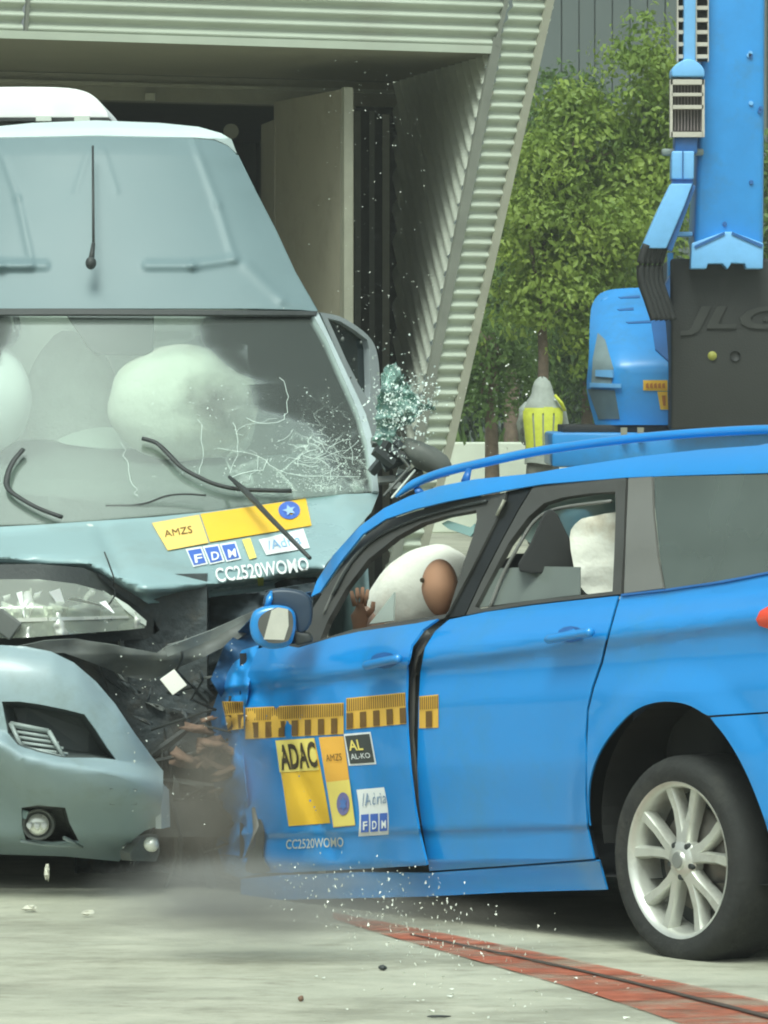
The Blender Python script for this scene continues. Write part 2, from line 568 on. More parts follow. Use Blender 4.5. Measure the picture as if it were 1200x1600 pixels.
strip_on('bottom_trim', [on_facade(-700, 4.34), on_facade(774, 4.34)], m_clad, .01, .06)
# soffit, beam, interior
a, b = on_facade(-700, 4.31), on_facade(776, 4.31)
bk = Vector((0, 3.9, 0))
build('soffit', [a, b, b + bk, a + bk], [(0, 1, 2, 3)], m_soff, hall)
mb = MB(); s = (b - a).normalized()
mb.box((a + b) / 2 + bk + Vector((0, .15, -.11)), ((b - a).length, .3, .21), (s, Vector((-s.y, s.x, 0)), Vector((0, 0, 1))))
mb.done('gate_beam', m_beam, hall)
mb = MB(); mb.box((a + b) / 2 + bk + Vector((0, -.03, -.085)), ((b - a).length, .05, .03), (s, Vector((-s.y, s.x, 0)), Vector((0, 0, 1))))
mb.done('beam_rail', m_gframe, hall)
for px in (235, 40): MB().box(pz(px, 152, 3.9) + Vector((0, -.05, 0)), (.08, .08, .06)).done('roller_bracket', m_gframe, hall)
A, B = on_facade(-700, 0, 4.2), on_facade(612, 0, 4.2)
D = Vector((-1.5, 14, 0)); H = Vector((0, 0, 4.5))
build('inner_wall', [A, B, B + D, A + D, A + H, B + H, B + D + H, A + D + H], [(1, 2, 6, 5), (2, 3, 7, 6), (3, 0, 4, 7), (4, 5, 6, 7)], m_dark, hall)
# wall beside the gate opening (dark, behind the posts)
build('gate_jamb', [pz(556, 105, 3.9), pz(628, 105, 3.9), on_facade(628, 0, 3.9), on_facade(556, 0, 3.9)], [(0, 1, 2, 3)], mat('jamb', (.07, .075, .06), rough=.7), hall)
mb = MB()
for px, w_ in ((559, .05), (581, .045)):
    c = on_facade(px, 2.0, 3.8); mb.box(c, (w_, .06, 4.1))
mb.done('guide_rail', m_trim, hall)
mb = MB(); mb.box(on_facade(603, 2.0, 3.78), (.06, .07, 4.05)); mb.done('gate_post', m_gframe, hall)
# gate leaf standing open
l0, l1 = P(432, 620, 41.6), P(548, 620, 39.7); l0.z = l1.z = 0
d = (l1 - l0).normalized(); nn = Vector((d.y, -d.x, 0)); L = (l1 - l0).length
gl = MB().box((l0 + l1) / 2 + Vector((0, 0, 2.03)), (L, .05, 4.03), (d, nn, Vector((0, 0, 1))), bevel=.008).done('gate_leaf', m_leaf, hall, auto=40)
mb = MB()
mb.box(l1 - d * .03 + nn * .02 + Vector((0, 0, 2.03)), (.07, .07, 4.04), (d, nn, Vector((0, 0, 1))))
mb.box(l1 - d * .14 + nn * .025 + Vector((0, 0, 1.95)), (.03, .03, 3.8), (d, nn, Vector((0, 0, 1))))
mb.done('leaf_edge', m_gframe, gl)
l2 = P(414, 620, 42.3); l2.z = 0
MB().box((l0 + l2) / 2 + Vector((0, 0, 1.95)), ((l0 - l2).length + .1, .05, 3.9), ((l0 - l2).normalized(), Vector(((l0 - l2).y, -(l0 - l2).x, 0)).normalized(), Vector((0, 0, 1)))).done('gate_leaf', mat('leaf_folded', (.20, .19, .145), rough=.6), hall)
MB().tube([P(361, 205, 46), P(361, 205, 46.1)], .07, 16).done('wall_clock', m_gframe, hall)
# ribbed reveal: ruled surface from the slanted outer edge to the upright inner edge
v, f = [], []
NI, NJ = 160, 200
for i in range(NI + 1):
    py = 70 + (1000 - 70) * i / NI
    for j in range(NJ + 1):
        t = j / NJ
        pf = pz(line((769, 75), (648, 680))(py), py)
        zz = pf.z
        q = on_facade(618, zz, 3.9)
        p = pf.lerp(q, t)
        sx = 600 + p.x / p.y * FPX; sy = HOR - (p.z - CH) / p.y * FPX
        ph = (sx - .228 * sy) / 11.5
        v.append(p + Vector((-.97, -.24, 0)) * .03 * math.sin(2 * math.pi * ph))
for i in range(NI):
    for j in range(NJ):
        k = i * (NJ + 1) + j
        f.append((k, k + 1, k + NJ + 2, k + NJ + 1))
build('reveal', v, f, m_rev, hall, True)

# ---------------------------------------------------------------- far grey hall
m_fhall = mat('far_panel', (.085, .105, .10), rough=.6, var=.06, scale=.3)
fh = thing('distant_hall', 'dark grey hall with upright wall panels showing above the trees', 'building', (8, 95, 0))
edges_px = [640, 700, 760, 820, 878, 905, 930, 957, 985, 1012, 1040, 1080, 1140, 1200, 1260, 1330]
for a_, b_ in zip(edges_px, edges_px[1:]):
    x0, x1 = (a_ - 600) / FPX * 95, (b_ - 600) / FPX * 95
    MB().box(((x0 + x1) / 2, 95.2 + .03 * (edges_px.index(a_) % 2), 6), (x1 - x0 - .012, .2, 12), bevel=.015).done('wall_panel', m_fhall, fh)
MB().box((4.5, 100.4, 5.95), (9.4, 10, 11.9)).done('wall_core', m_fhall, fh)

# ---------------------------------------------------------------- low white wall
wl = MB().box((4.0, 62.1, .55), (7.0, .25, 1.1), bevel=.02).done('low_wall', mat('white_render', (.62, .66, .55), rough=.8, var=.08, scale=1.5, dirt=(.5, .52, .42), dscale=1), None)
tag(wl, 'low pale rendered wall behind the tree trunks', 'wall')

# ---------------------------------------------------------------- trees
def leaf_mat(name, c):
    m = bpy.data.materials.new(name); m.use_nodes = True
    t = m.node_tree; b = t.nodes['Principled BSDF']
    tc = t.nodes.new('ShaderNodeTexCoord')
    n = t.nodes.new('ShaderNodeTexNoise'); n.inputs['Scale'].default_value = 1.6; n.inputs['Detail'].default_value = 5
    t.links.new(tc.outputs['Object'], n.inputs['Vector'])
    r = t.nodes.new('ShaderNodeValToRGB')
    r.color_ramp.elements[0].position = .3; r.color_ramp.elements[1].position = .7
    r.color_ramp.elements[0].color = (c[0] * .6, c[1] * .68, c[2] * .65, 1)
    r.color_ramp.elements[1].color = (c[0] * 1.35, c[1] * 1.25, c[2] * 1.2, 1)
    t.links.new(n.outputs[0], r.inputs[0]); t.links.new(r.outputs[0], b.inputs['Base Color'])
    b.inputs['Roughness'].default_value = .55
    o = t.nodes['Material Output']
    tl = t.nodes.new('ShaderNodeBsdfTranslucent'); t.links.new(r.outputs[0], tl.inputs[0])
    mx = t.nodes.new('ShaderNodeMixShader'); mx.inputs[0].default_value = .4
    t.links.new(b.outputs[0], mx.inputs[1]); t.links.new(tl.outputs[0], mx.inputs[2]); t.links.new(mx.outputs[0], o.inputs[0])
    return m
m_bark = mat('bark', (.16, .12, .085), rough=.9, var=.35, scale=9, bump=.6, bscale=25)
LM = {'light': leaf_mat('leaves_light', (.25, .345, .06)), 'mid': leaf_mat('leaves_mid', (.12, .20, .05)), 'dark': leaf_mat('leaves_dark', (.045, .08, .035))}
def tree(name, label, d, trunk, lobes, leaf, n_clump, per, ls, seed, limbs=7, tw=.09, group=None):
    rnd = random.Random(seed)
    S = d / FPX
    base = P(trunk[0][0], HOR, d); base.z = 0
    t = thing(name, label, 'tree', base, group)
    pts = [base] + [P(x, y, d) for x, y in trunk]
    tb = MB(); nP = len(pts)
    fine = cat([tuple(p) for p in pts], 4, False)
    tb.tube(fine, [tw * (1 - .55 * i / (len(fine) - 1)) for i in range(len(fine))], 8)
    top = Vector(fine[-1])
    cl = []
    for k in range(n_clump):
        lx, ly, rx, ry = rnd.choices(lobes, weights=[q[2] * q[3] for q in lobes])[0]
        while True:
            u = Vector((rnd.uniform(-1, 1), rnd.uniform(-1, 1), rnd.uniform(-1, 1)))
            if .25 < u.length < 1: break
        c = P(lx, ly, d) + Vector((u.x * rx * S, u.y * rx * S, u.z * ry * S))
        cl.append((c, rnd.uniform(.55, 1.15) * max(ls, .1) * 4.2))
    for k in range(limbs):
        c = cl[rnd.randrange(len(cl))][0]
        st = Vector(fine[int(len(fine) * rnd.uniform(.55, .95))])
        mid = st.lerp(c, .5) + Vector((0, 0, .15))
        tb.tube([st, mid, c], [tw * .4, tw * .25, tw * .1], 6)
    tb.done('trunk', m_bark, t, True)
    v, f = [], []
    for c, r in cl:
        for _ in range(per):
            u = Vector((rnd.gauss(0, .55), rnd.gauss(0, .55), rnd.gauss(0, .26)))
            u.z -= .35 * (u.x * u.x + u.y * u.y)
            p = c + u * r
            nrm = (u + Vector((rnd.gauss(0, .5), rnd.gauss(0, .5), rnd.gauss(.5, .5)))).normalized()
            a = nrm.orthogonal().normalized(); b = nrm.cross(a)
            th = rnd.uniform(0, 6.28); a, b = a * math.cos(th) + b * math.sin(th), b * math.cos(th) - a * math.sin(th)
            s_ = ls * rnd.uniform(.6, 1.3)
            k = len(v)
            dr = Vector((0, 0, -.25 * s_))
            v += [p - a * s_ * .5, p - b * s_ * .28 , p + a * s_ * .6 + dr, p + b * s_ * .28]
            f.append((k, k + 1, k + 2, k + 3))
    build('crown', v, f, LM[leaf], t)
    return t
grp = 'trees behind the yard wall'
tree('yard_tree', 'light green drooping tree with a slim reddish trunk in front of darker trees', 58,
     [(848, 640), (849, 560), (847, 500), (850, 400), (880, 250)],
     [(950, 170, 95, 70), (900, 250, 90, 80), (860, 370, 95, 80), (960, 330, 100, 90), (830, 450, 70, 50), (900, 450, 90, 60), (1010, 120, 60, 60), (1020, 250, 50, 90), (960, 520, 60, 40), (1035, 55, 30, 40)],
     'light', 125, 230, .078, 3, 12, .075, grp)
tree('yard_tree', 'small dark tree with a pale forked trunk beside the cladding edge', 60,
     [(769, 740), (768, 650), (772, 580), (768, 520)],
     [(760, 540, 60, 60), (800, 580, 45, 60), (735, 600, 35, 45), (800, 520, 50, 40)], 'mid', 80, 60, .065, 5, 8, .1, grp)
tree('yard_tree', 'tall dark tree rising beside the ribbed hall column', 68,
     [(800, 640), (805, 520), (812, 350), (830, 200)],
     [(880, 160, 50, 60), (850, 230, 60, 80), (820, 330, 60, 80), (800, 430, 70, 80), (770, 500, 60, 60)], 'mid', 210, 70, .085, 8, 10, .12, grp)
tree('yard_tree', 'deep green broad tree between the slim trunk and the boom lift', 70,
     [(920, 640), (925, 520), (930, 380)],
     [(930, 480, 90, 90), (990, 420, 70, 120), (900, 560, 80, 70), (970, 580, 80, 60), (1020, 300, 60, 90)], 'mid', 220, 70, .085, 11, 10, .12, grp)
tree('yard_tree', 'dark bushy tree low between the two visible trunks', 76,
     [(830, 650), (830, 600), (826, 540)],
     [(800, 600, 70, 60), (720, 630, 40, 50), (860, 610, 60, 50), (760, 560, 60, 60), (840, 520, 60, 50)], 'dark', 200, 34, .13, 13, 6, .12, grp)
tree('yard_tree', 'green tree showing at the right edge behind the boom', 66,
     [(1260, 640), (1255, 500), (1250, 300)],
     [(1230, 330, 60, 90), (1260, 450, 80, 90), (1200, 250, 40, 70), (1150, 480, 70, 80)], 'mid', 160, 34, .12, 17, 8, .12, grp)
tree('yard_tree', 'dark tree filling the gap behind the blue lift cover', 80,
     [(1000, 640), (1000, 560), (990, 420)],
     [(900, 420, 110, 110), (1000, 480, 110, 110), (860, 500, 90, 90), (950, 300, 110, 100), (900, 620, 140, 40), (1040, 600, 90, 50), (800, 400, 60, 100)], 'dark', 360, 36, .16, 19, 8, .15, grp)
# rough ground cover at the foot of the trees
rnd = random.Random(5)
v, f = [], []
for i in range(2600):
    p = Vector((rnd.uniform(.6, 6.5), rnd.uniform(63.5, 82), 0)); h_ = rnd.uniform(.3, 1.25) * (1 + .5 * noise.noise(p * .8))
    a = rnd.uniform(0, 6.28); w_ = rnd.uniform(.04, .12); k = len(v)
    dx = Vector((math.cos(a), math.sin(a), 0)) * w_; ln = Vector((rnd.gauss(0, .2), rnd.gauss(0, .2), h_))
    v += [p - dx, p + dx, p + dx * .8 + ln * .6, p + ln]; f.append((k, k + 1, k + 2, k + 3))
us = build('undergrowth', v, f, LM['mid']); tag(us, 'low green undergrowth beneath the trees', 'undergrowth', kind='stuff')

# ---------------------------------------------------------------- blue boom lift
m_lift = mat('lift_blue', (.045, .27, .66), rough=.38, var=.08, scale=3, coat=.3, dirt=(.06, .22, .45), dscale=1.6)
m_liftl = mat('lift_pale_blue', (.20, .46, .80), rough=.45, var=.08)
m_liftd = mat('lift_deep_blue', (.03, .12, .34), rough=.4, var=.1)
m_cw = mat('counterweight_grey', (.022, .023, .02), rough=.6, var=.12, bump=.15)
m_chain = mat('cable_chain', (.50, .47, .40), rough=.5)
m_blk = mat('black_rubber', (.016, .017, .016), rough=.65, var=.2)
m_yel = mat('warning_yellow', (.75, .46, .04), rough=.5)
lift = thing('boom_lift', 'blue boom lift with raised boom and black counterweight behind the blue car', 'boom lift', (3.2, 48.5, 0))
def rect(x0, y0, x1, y1, d, dep, bevel=0, mb=None):
    a, b = P(x0, y0, d), P(x1, y1, d)
    mb = mb or MB()
    return mb.box(((a.x + b.x) / 2, d + dep / 2, (a.z + b.z) / 2), (abs(b.x - a.x), dep, abs(a.z - b.z)), bevel=bevel)
def prism(name, pts, d, dep, m, parent, bevel=0, seg=3, auto=35):
    bm = bmesh.new()
    vv = [bm.verts.new(P(x, y, d)) for x, y in pts]
    fc = bm.faces.new(vv)
    r = bmesh.ops.extrude_face_region(bm, geom=[fc])
    for q in r['geom']:
        if isinstance(q, bmesh.types.BMVert): q.co.y += dep
    bmesh.ops.recalc_face_normals(bm, faces=bm.faces[:])
    if bevel: bmesh.ops.bevel(bm, geom=[e for e in bm.edges if e.calc_face_angle(0) > .5], offset=bevel, segments=seg, affect='EDGES', profile=.5, clamp_overlap=True)
    bm.verts.index_update()
    v = [q.co.copy() for q in bm.verts]; f = [[q.index for q in x.verts] for x in bm.faces]; bm.free()
    o = build(name, v, f, m, parent, True); o.data.set_sharp_from_angle(angle=R(auto)); return o
rect(862, 676, 1300, 730, 47.6, 2.2, .03).done('chassis', m_lift, lift, auto=40)
rect(880, 664, 1300, 676, 47.9, 1.6, .01).done('turntable', m_blk, lift, auto=40)
for px in (975, 1001):
    rect(px - 5, 668, px + 5, 684, 47.5, .06).done('tie_down_lug', m_gframe, lift)
for px, dd in ((900, 47.4), (1230, 47.4), (900, 49.6), (1230, 49.6)):
    c = P(px, HOR, dd); c.z = .45
    wmb = MB().lathe([(.2, 0), (.38, -.02), (.45, .05), (.45, .3), (.38, .36), (.2, .34), (.2, 0)], c, (0, 1, 0), 28)
    wh = wmb.done('wheel', m_blk, lift, auto=40)
    MB().lathe([(.0, .02), (.2, .02), (.21, .06)], c, (0, 1, 0), 20).done('rim', m_liftl, wh, True)
# engine cover: rounded shell leaning back towards the top
cov_o = cat([(930, 664), (917, 610), (920, 560), (922, 500), (927, 472), (945, 455), (985, 450), (1046, 450)], 4, False) + [(1050, 664)]
def G_cov(p, px, py):
    e = max(0, (985 - px) / 65.)
    return p.y - (47.78 + max(0, 575 - py) ** 1.35 * .0016 + .35 * e ** 2.5 + max(0, py - 600) * .0012)
cov = panel('engine_cover', cov_o, G_cov, 48, m_lift, lift, step=8, thick=.04)
prism('cover_body', [(932, 662), (924, 600), (926, 500), (940, 462), (1046, 456), (1048, 662)], 48.75, .7, m_lift, lift, .06, 3)
GC = lambda o_: (lambda p, x, y: G_cov(p, x, y) + o_)
for y, x0, x1 in ((464, 966, 1000), (483, 964, 990), (503, 978, 1018)):
    panel('vent_slot', [(x0, y), (x1, y - 3), (x1, y + 1), (x0 + 4, y + 2)], GC(.012), 48, m_liftd, cov, step=12, thick=.01)
panel('cover_side_panel', [(1018, 505), (1035, 470), (1046, 470), (1046, 565), (1024, 545)], GC(.03), 48, m_liftd, cov, step=12, thick=.02)
panel('cover_recess', [(926, 560), (934, 520), (945, 530), (958, 575), (955, 600), (924, 598)], GC(.012), 48, mat('recess_grey', (.20, .26, .27), rough=.4), cov, step=12, thick=.01)
panel('hinge_bracket', [(930, 578), (957, 578), (957, 590), (930, 588)], GC(.04), 48, m_liftl, cov, step=12, thick=.02)
panel('cover_lip', [(921, 598), (970, 600), (970, 606), (921, 605)], GC(.04), 48, m_liftl, cov, step=12, thick=.02)
panel('lower_grille', [(918, 608), (960, 610), (968, 655), (935, 655)], GC(.012), 48, mat('grille_grey', (.10, .14, .15), rough=.5), cov, step=12, thick=.01)
st = panel('warning_sticker', [(1005, 594), (1043, 594), (1043, 611), (1005, 610)], GC(.01), 48, m_yel, cov, step=20, thick=.004)
for k in range(5): panel('print', [(1009 + 6.4 * k, 600), (1013 + 6.4 * k, 598), (1014 + 6.4 * k, 607), (1009 + 6.4 * k, 606)], GC(.018), 48, mat('print_orange', (.45, .16, .03)), st, step=20, thick=.002)
st = panel('warning_sticker', [(1027, 612), (1043, 612), (1044, 640), (1032, 640)], GC(.01), 48, m_yel, cov, step=20, thick=.004)
panel('print', [(1034, 618), (1040, 618), (1040, 634), (1036, 634)], GC(.018), 48, mat('print_orange', (.4, .2, .03)), st, step=20, thick=.002)
# counterweight
cw = prism('counterweight', [(1048, 404), (1268, 404), (1268, 672), (1048, 672)], 47.4, 1.3, m_cw, lift, .03, 3)
st_, f_ = text_shape('JLG', .03)
v = []
for s, t in st_:
    v.append(P(1066 + s * 150 + (1 - t) * 22 - 6, 478 + t * 46, 47.385))
ltr = build('lettering', [x for x in v] + [x + Vector((0, .03, 0)) for x in v], f_, mat('letter_grey', (.032, .033, .029), rough=.5), cw)
md = ltr.modifiers.new('solid', 'SOLIDIFY'); md.thickness = .02; md.offset = 0
MB().lathe([(0, -.01), (.04, -.01), (.045, .02)], P(1113, 556, 47.39), (0, 1, 0), 16).done('plug', mat('plug_olive', (.28, .28, .05)), cw, True)
MB().lathe([(0, .004), (.045, .004), (.05, -.012), (.055, .02)], P(1149, 556, 47.39), (0, 1, 0), 16).done('lifting_eye', m_blk, cw, True)
# main boom and its foot bracket
prism('main_boom', [(1108, -260), (1197, -260), (1193, 385), (1084, 385)], 47.2, .9, m_lift, lift, .05, 3)
fb = prism('boom_foot', [(1081, 380), (1132, 362), (1144, 362), (1193, 380), (1192, 420), (1166, 420), (1164, 412), (1143, 411), (1137, 421), (1129, 412), (1106, 412), (1104, 420), (1079, 420)], 47.1, .25, m_liftl, lift, .012)
for q in ([(1085, 384), (1132, 362), (1133, 366), (1086, 388)], [(1144, 362), (1192, 382), (1191, 387), (1143, 366)]):
    prism('weld_seam', q, 47.085, .02, m_liftd, fb)
rnd = random.Random(3)
for k in range(8):
    x, y = rnd.choice([(1130, 350), (1176, 282), (1184, 55), (1172, 85), (1184, 92), (1190, 20), (1172, 160), (1188, 172)])
    x += rnd.uniform(-3, 3); y += rnd.uniform(-3, 3)
    MB().lathe([(0, -.012), (.02, -.012), (.022, .01)], P(x, y, 47.19), (0, 1, 0), 10).done('bolt', m_liftd if k % 3 else m_liftl, lift)
# fly rail with the cable chain on both sides
prism('fly_rail', [(1070, -260), (1088, -260), (1087, 100), (1068, 100)], 47.0, .25, m_liftl, lift, .015)
for x0, x1 in ((1060, 1069), (1089, 1106)):
    mb = MB()
    for k in range(-10, 5):
        y = 12 + k * 19
        rect(x0, y - 3, x1, y + 3, 47.05, .12, 0, mb)
    rect(x0 - 2, -200, x0, 96, 47.04, .14, 0, mb); rect(x1, -200, x1 + 1.5, 96, 47.04, .14, 0, mb)
    mb.done('chain_ladder', m_chain, lift)
    rect(x0, -200, x1, 96, 47.2, .05).done('chain_back', m_blk, lift)
prism('rail_cap', cat([(1050, 120), (1050, 108), (1060, 98), (1075, 92), (1090, 97), (1100, 108), (1101, 120)], 3, False), 46.95, .4, m_liftl, lift, .015)
cc = MB()
for (x0, y0, x1, y1) in ((1048, 124, 1100, 132), (1050, 145, 1099, 150), (1050, 164, 1099, 170), (1049, 206, 1098, 214), (1047, 124, 1051, 214), (1097, 124, 1101, 214)):
    rect(x0, y0, x1, y1, 46.95, .12, 0, cc)
cc.done('chain_end', m_chain, lift)
rect(1050, 124, 1098, 212, 47.1, .2).done('chain_pack', mat('chain_pack', (.10, .09, .08), rough=.5), lift)
mb = MB()
for k in range(9): rect(1054 + 5 * k, 132, 1056 + 5 * k, 204, 47.06, .03, 0, mb)
mb.done('chain_cable', mat('cable_grey', (.26, .22, .22), rough=.5), lift)
rect(1054, 213, 1090, 240, 47.0, .3, .02).done('pivot', m_liftd, lift, auto=40)
rect(1034, 232, 1100, 243, 47.1, .1, .02).done('pivot_pin', mat('pin_grey', (.2, .24, .22), rough=.4), lift, auto=40)
prism('link', [(1050, 236), (1085, 236), (1084, 280), (1049, 280)], 46.95, .3, m_liftl, lift, .015)
rect(1066, 236, 1068, 280, 46.93, .02).done('link_groove', m_liftd, lift)
rect(1050, 279, 1083, 287, 46.98, .2).done('link_end', m_liftd, lift)
prism('tilt_arm', [(1048, 287), (1082, 287), (1070, 320), (1041, 388), (1002, 388), (1025, 335)], 46.9, .25, m_liftl, lift, .01)
prism('tilt_arm_side', [(1083, 288), (1087, 292), (1050, 392), (1042, 388)], 46.95, .25, m_liftd, lift)
for k in range(5):
    MB().tube([P(x + k * 7.5, y, 46.9 + .05 * k) for x, y in cat([(1010, 382), (1001, 410), (1002, 440), (1012, 470), (1022, 500)], 5, False)], .035, 8).done('hose', m_blk, lift, True)
prism('arm_bracket', [(1030, 465), (1047, 430), (1047, 500), (1030, 500)], 47.2, .3, m_liftd, lift)
rect(1044, 395, 1052, 500, 47.5, .2).done('side_plate', m_lift, lift)
prism('cross_plate', [(1046, 362), (1082, 362), (1082, 369), (1046, 369)], 47.2, .3, m_liftl, lift, .01)

# ---------------------------------------------------------------- person in a yellow jacket, seen from behind, head bowed
m_vest = mat('hi_vis_yellow', (.52, .56, .05), rough=.6, var=.12, scale=15)
m_jkt = mat('grey_jacket', (.30, .33, .29), rough=.7, var=.15, scale=12, bump=.3, bscale=30)
m_trs = mat('grey_trousers', (.13, .135, .115), rough=.8, var=.15, scale=12, bump=.3, bscale=30)
pb = P(848, HOR, 56); pb.z = 0
pr = thing('person', 'person in grey and yellow high visibility jacket seen from behind near the lift', 'person', pb)
x0, y0 = pb.x, pb.y
pts = [(x0, y0, .98, (.15, .11)), (x0, y0 + .01, 1.15, (.15, .11)), (x0, y0 + .03, 1.33, (.17, .11)), (x0, y0 + .05, 1.46, (.14, .10)),
       (x0, y0 + .08, 1.55, (.055, .055)), (x0, y0 + .11, 1.66, (.075, .085)), (x0, y0 + .12, 1.76, (.055, .065)),
       (x0 - .15, y0 + .05, 1.45, (.05, .05)), (x0 - .22, y0 + .05, 1.3, (.045, .045)), (x0 - .2, y0 + .13, 1.15, (.04, .04)), (x0 - .1, y0 + .24, 1.14, (.035, .03)),
       (x0 + .15, y0 + .05, 1.45, (.05, .05)), (x0 + .22, y0 + .05, 1.3, (.045, .045)), (x0 + .2, y0 + .13, 1.15, (.04, .04)), (x0 + .1, y0 + .24, 1.14, (.035, .03)),
       (x0 - .1, y0, .88, (.1, .1)), (x0 - .11, y0, .5, (.07, .07)), (x0 - .12, y0, .1, (.05, .05)), (x0 - .13, y0 + .14, .05, (.045, .04)),
       (x0 + .1, y0, .88, (.1, .1)), (x0 + .11, y0, .5, (.07, .07)), (x0 + .12, y0, .1, (.05, .05)), (x0 + .13, y0 + .14, .05, (.045, .04))]
skin('body', pts, [(0, 1), (1, 2), (2, 3), (3, 4), (4, 5), (5, 6), (3, 7), (7, 8), (8, 9), (9, 10), (3, 11), (11, 12), (12, 13), (13, 14), (0, 15), (15, 16), (16, 17), (17, 18), (0, 19), (19, 20), (20, 21), (21, 22)], m_trs, pr)
# jacket: a shell of rings over the torso; hood draped over the bowed head
def ring_shell(rings, n=20):
    v, f = [], []
    for (cx, cy, z, rx, ry) in rings:
        for k in range(n):
            t = 2 * math.pi * k / n
            v.append((cx + math.cos(t) * rx, cy + math.sin(t) * ry, z + .012 * math.sin(3 * t + z * 9)))
    for i in range(len(rings) - 1):
        for k in range(n): f.append((i * n + k, i * n + (k + 1) % n, (i + 1) * n + (k + 1) % n, (i + 1) * n + k))
    return v, f
jr = [(x0, y0, .92, .2, .16), (x0, y0, 1.1, .19, .155), (x0, y0 + .01, 1.25, .205, .16), (x0, y0 + .03, 1.42, .225, .16), (x0, y0 + .05, 1.53, .225, .15), (x0, y0 + .07, 1.61, .175, .14), (x0, y0 + .10, 1.68, .125, .13), (x0, y0 + .11, 1.75, .11, .12), (x0, y0 + .12, 1.81, .09, .10), (x0, y0 + .12, 1.85, .05, .06), (x0, y0 + .12, 1.865, .012, .015)]
v, f = ring_shell(jr); build('jacket', v, f, m_jkt, pr, True)
for s_ in (-1, 1):
    MB().tube([(x0 + s_ * .15, y0 + .05, 1.57), (x0 + s_ * .20, y0 + .04, 1.50), (x0 + s_ * .235, y0 + .05, 1.36), (x0 + s_ * .215, y0 + .10, 1.2), (x0 + s_ * .14, y0 + .2, 1.14)], [.05, .065, .055, .05, .04], 12).done('sleeve', m_jkt, pr, True)
MB().tube([(x0 + .24, y0 - .05, 1.50), (x0 + .20, y0 - .085, 1.58), (x0 + .13, y0 - .07, 1.67)], [.025, .045, .03], 8, .5).done('sleeve_stripe', m_vest, pr, True)
def vest_strip(xa, xb, z0, z1, nm='reflective_panel', m=m_vest):
    v, f = [], []; N = 10; M = 6
    for j in range(N + 1):
        z = z0 + (z1 - z0) * j / N
        k = next(i for i in range(len(jr) - 1) if jr[i + 1][2] >= z)
        t = (z - jr[k][2]) / (jr[k + 1][2] - jr[k][2])
        cx, cy, rx, ry = (jr[k][q] + (jr[k + 1][q] - jr[k][q]) * t for q in (0, 1, 3, 4))
        for i in range(M + 1):
            xx = xa + (xb - xa) * i / M
            c = max(-.98, min(.98, xx)); v.append((cx + c * rx * 1.05, cy - math.sqrt(1 - c * c) * ry * 1.06 - .012, z))
    for j in range(N):
        for i in range(M):
            a = j * (M + 1) + i; f.append((a, a + 1, a + M + 2, a + M + 1))
    return build(nm, v, f, m, pr, True)
vest_strip(-.92, -.5, 1.05, 1.5); vest_strip(-.42, -.04, 1.05, 1.53); vest_strip(.04, .46, 1.05, 1.54); vest_strip(.54, .93, 1.05, 1.5)
vest_strip(-.86, .86, 1.47, 1.53)

# ================================================================ CAMPER VAN
m_van = mat('van_paint', (.29, .41, .42), rough=.28, var=.04, scale=1.5, coat=.4, dirt=(.26, .34, .335), dscale=3)
m_shell = mat('high_roof_shell', (.15, .21, .22), rough=.5, var=.04, scale=1.2, dirt=(.135, .19, .2), dscale=2.2)
m_bump = mat('bumper_paint', (.27, .35, .37), rough=.38, var=.06, scale=3, coat=.25, dirt=(.22, .28, .27), dscale=6)
m_plast = mat('dark_plastic', (.035, .04, .038), rough=.55, var=.2, scale=12, bump=.15)
m_plastg = mat('grey_plastic', (.13, .14, .128), rough=.5, var=.15, scale=10, dirt=(.07, .075, .065), dscale=6)
m_white = mat('white_gelcoat', (.85, .86, .84), rough=.4, var=.02)
m_junk = mat('crushed_dark_metal', (.05, .06, .062), rough=.6, var=.4, scale=14, bump=.5, bscale=30, dirt=(.08, .07, .05), dscale=9)
m_rust = mat('broken_brown_parts', (.17, .105, .07), rough=.8, var=.4, scale=12, bump=.6, bscale=30)
m_bag = mat('airbag_fabric', (.78, .78, .68), rough=.85, var=.05, scale=5, bump=.25, bscale=25, dirt=(.55, .47, .34), dscale=5)
m_seat = mat('seat_fabric', (.70, .74, .66), rough=.9, var=.1, scale=8, bump=.3, bscale=80)
m_trimv = mat('pale_cab_trim', (.58, .63, .56), rough=.7, var=.05)
m_dash = mat('dashboard', (.12, .135, .125), rough=.7, var=.1, bump=.15)
m_chrome = mat('reflector', (.80, .82, .74), rough=.25, metal=.45, var=.15, scale=9)
m_white_prt = mat('white_print', (.80, .82, .80), rough=.5, var=.03)
m_sty = mat('sticker_yellow', (.80, .50, .035), rough=.45, var=.05)
m_sto = mat('sticker_orange', (.78, .42, .06), rough=.45, var=.05)
m_stp = mat('sticker_pale_yellow', (.80, .66, .16), rough=.45, var=.05)
m_stb = mat('sticker_blue', (.07, .15, .52), rough=.45, var=.08)
m_prb = mat('print_black', (.05, .035, .015), rough=.5, var=.1)
m_prbr = mat('print_brown', (.14, .075, .015), rough=.5, var=.15)
van = thing('camper_van', 'pale blue grey high roof camper van with crushed front and cracked windscreen', 'camper van', (-1.1, 18.6, 0))
VC = 150.
def halfw(py): return interp([(212, 205), (260, 228), (300, 250), (425, 312), (487, 348), (590, 398), (660, 424), (770, 442), (1000, 442)], py)
def vt(px, py): return (px - VC) / halfw(py)
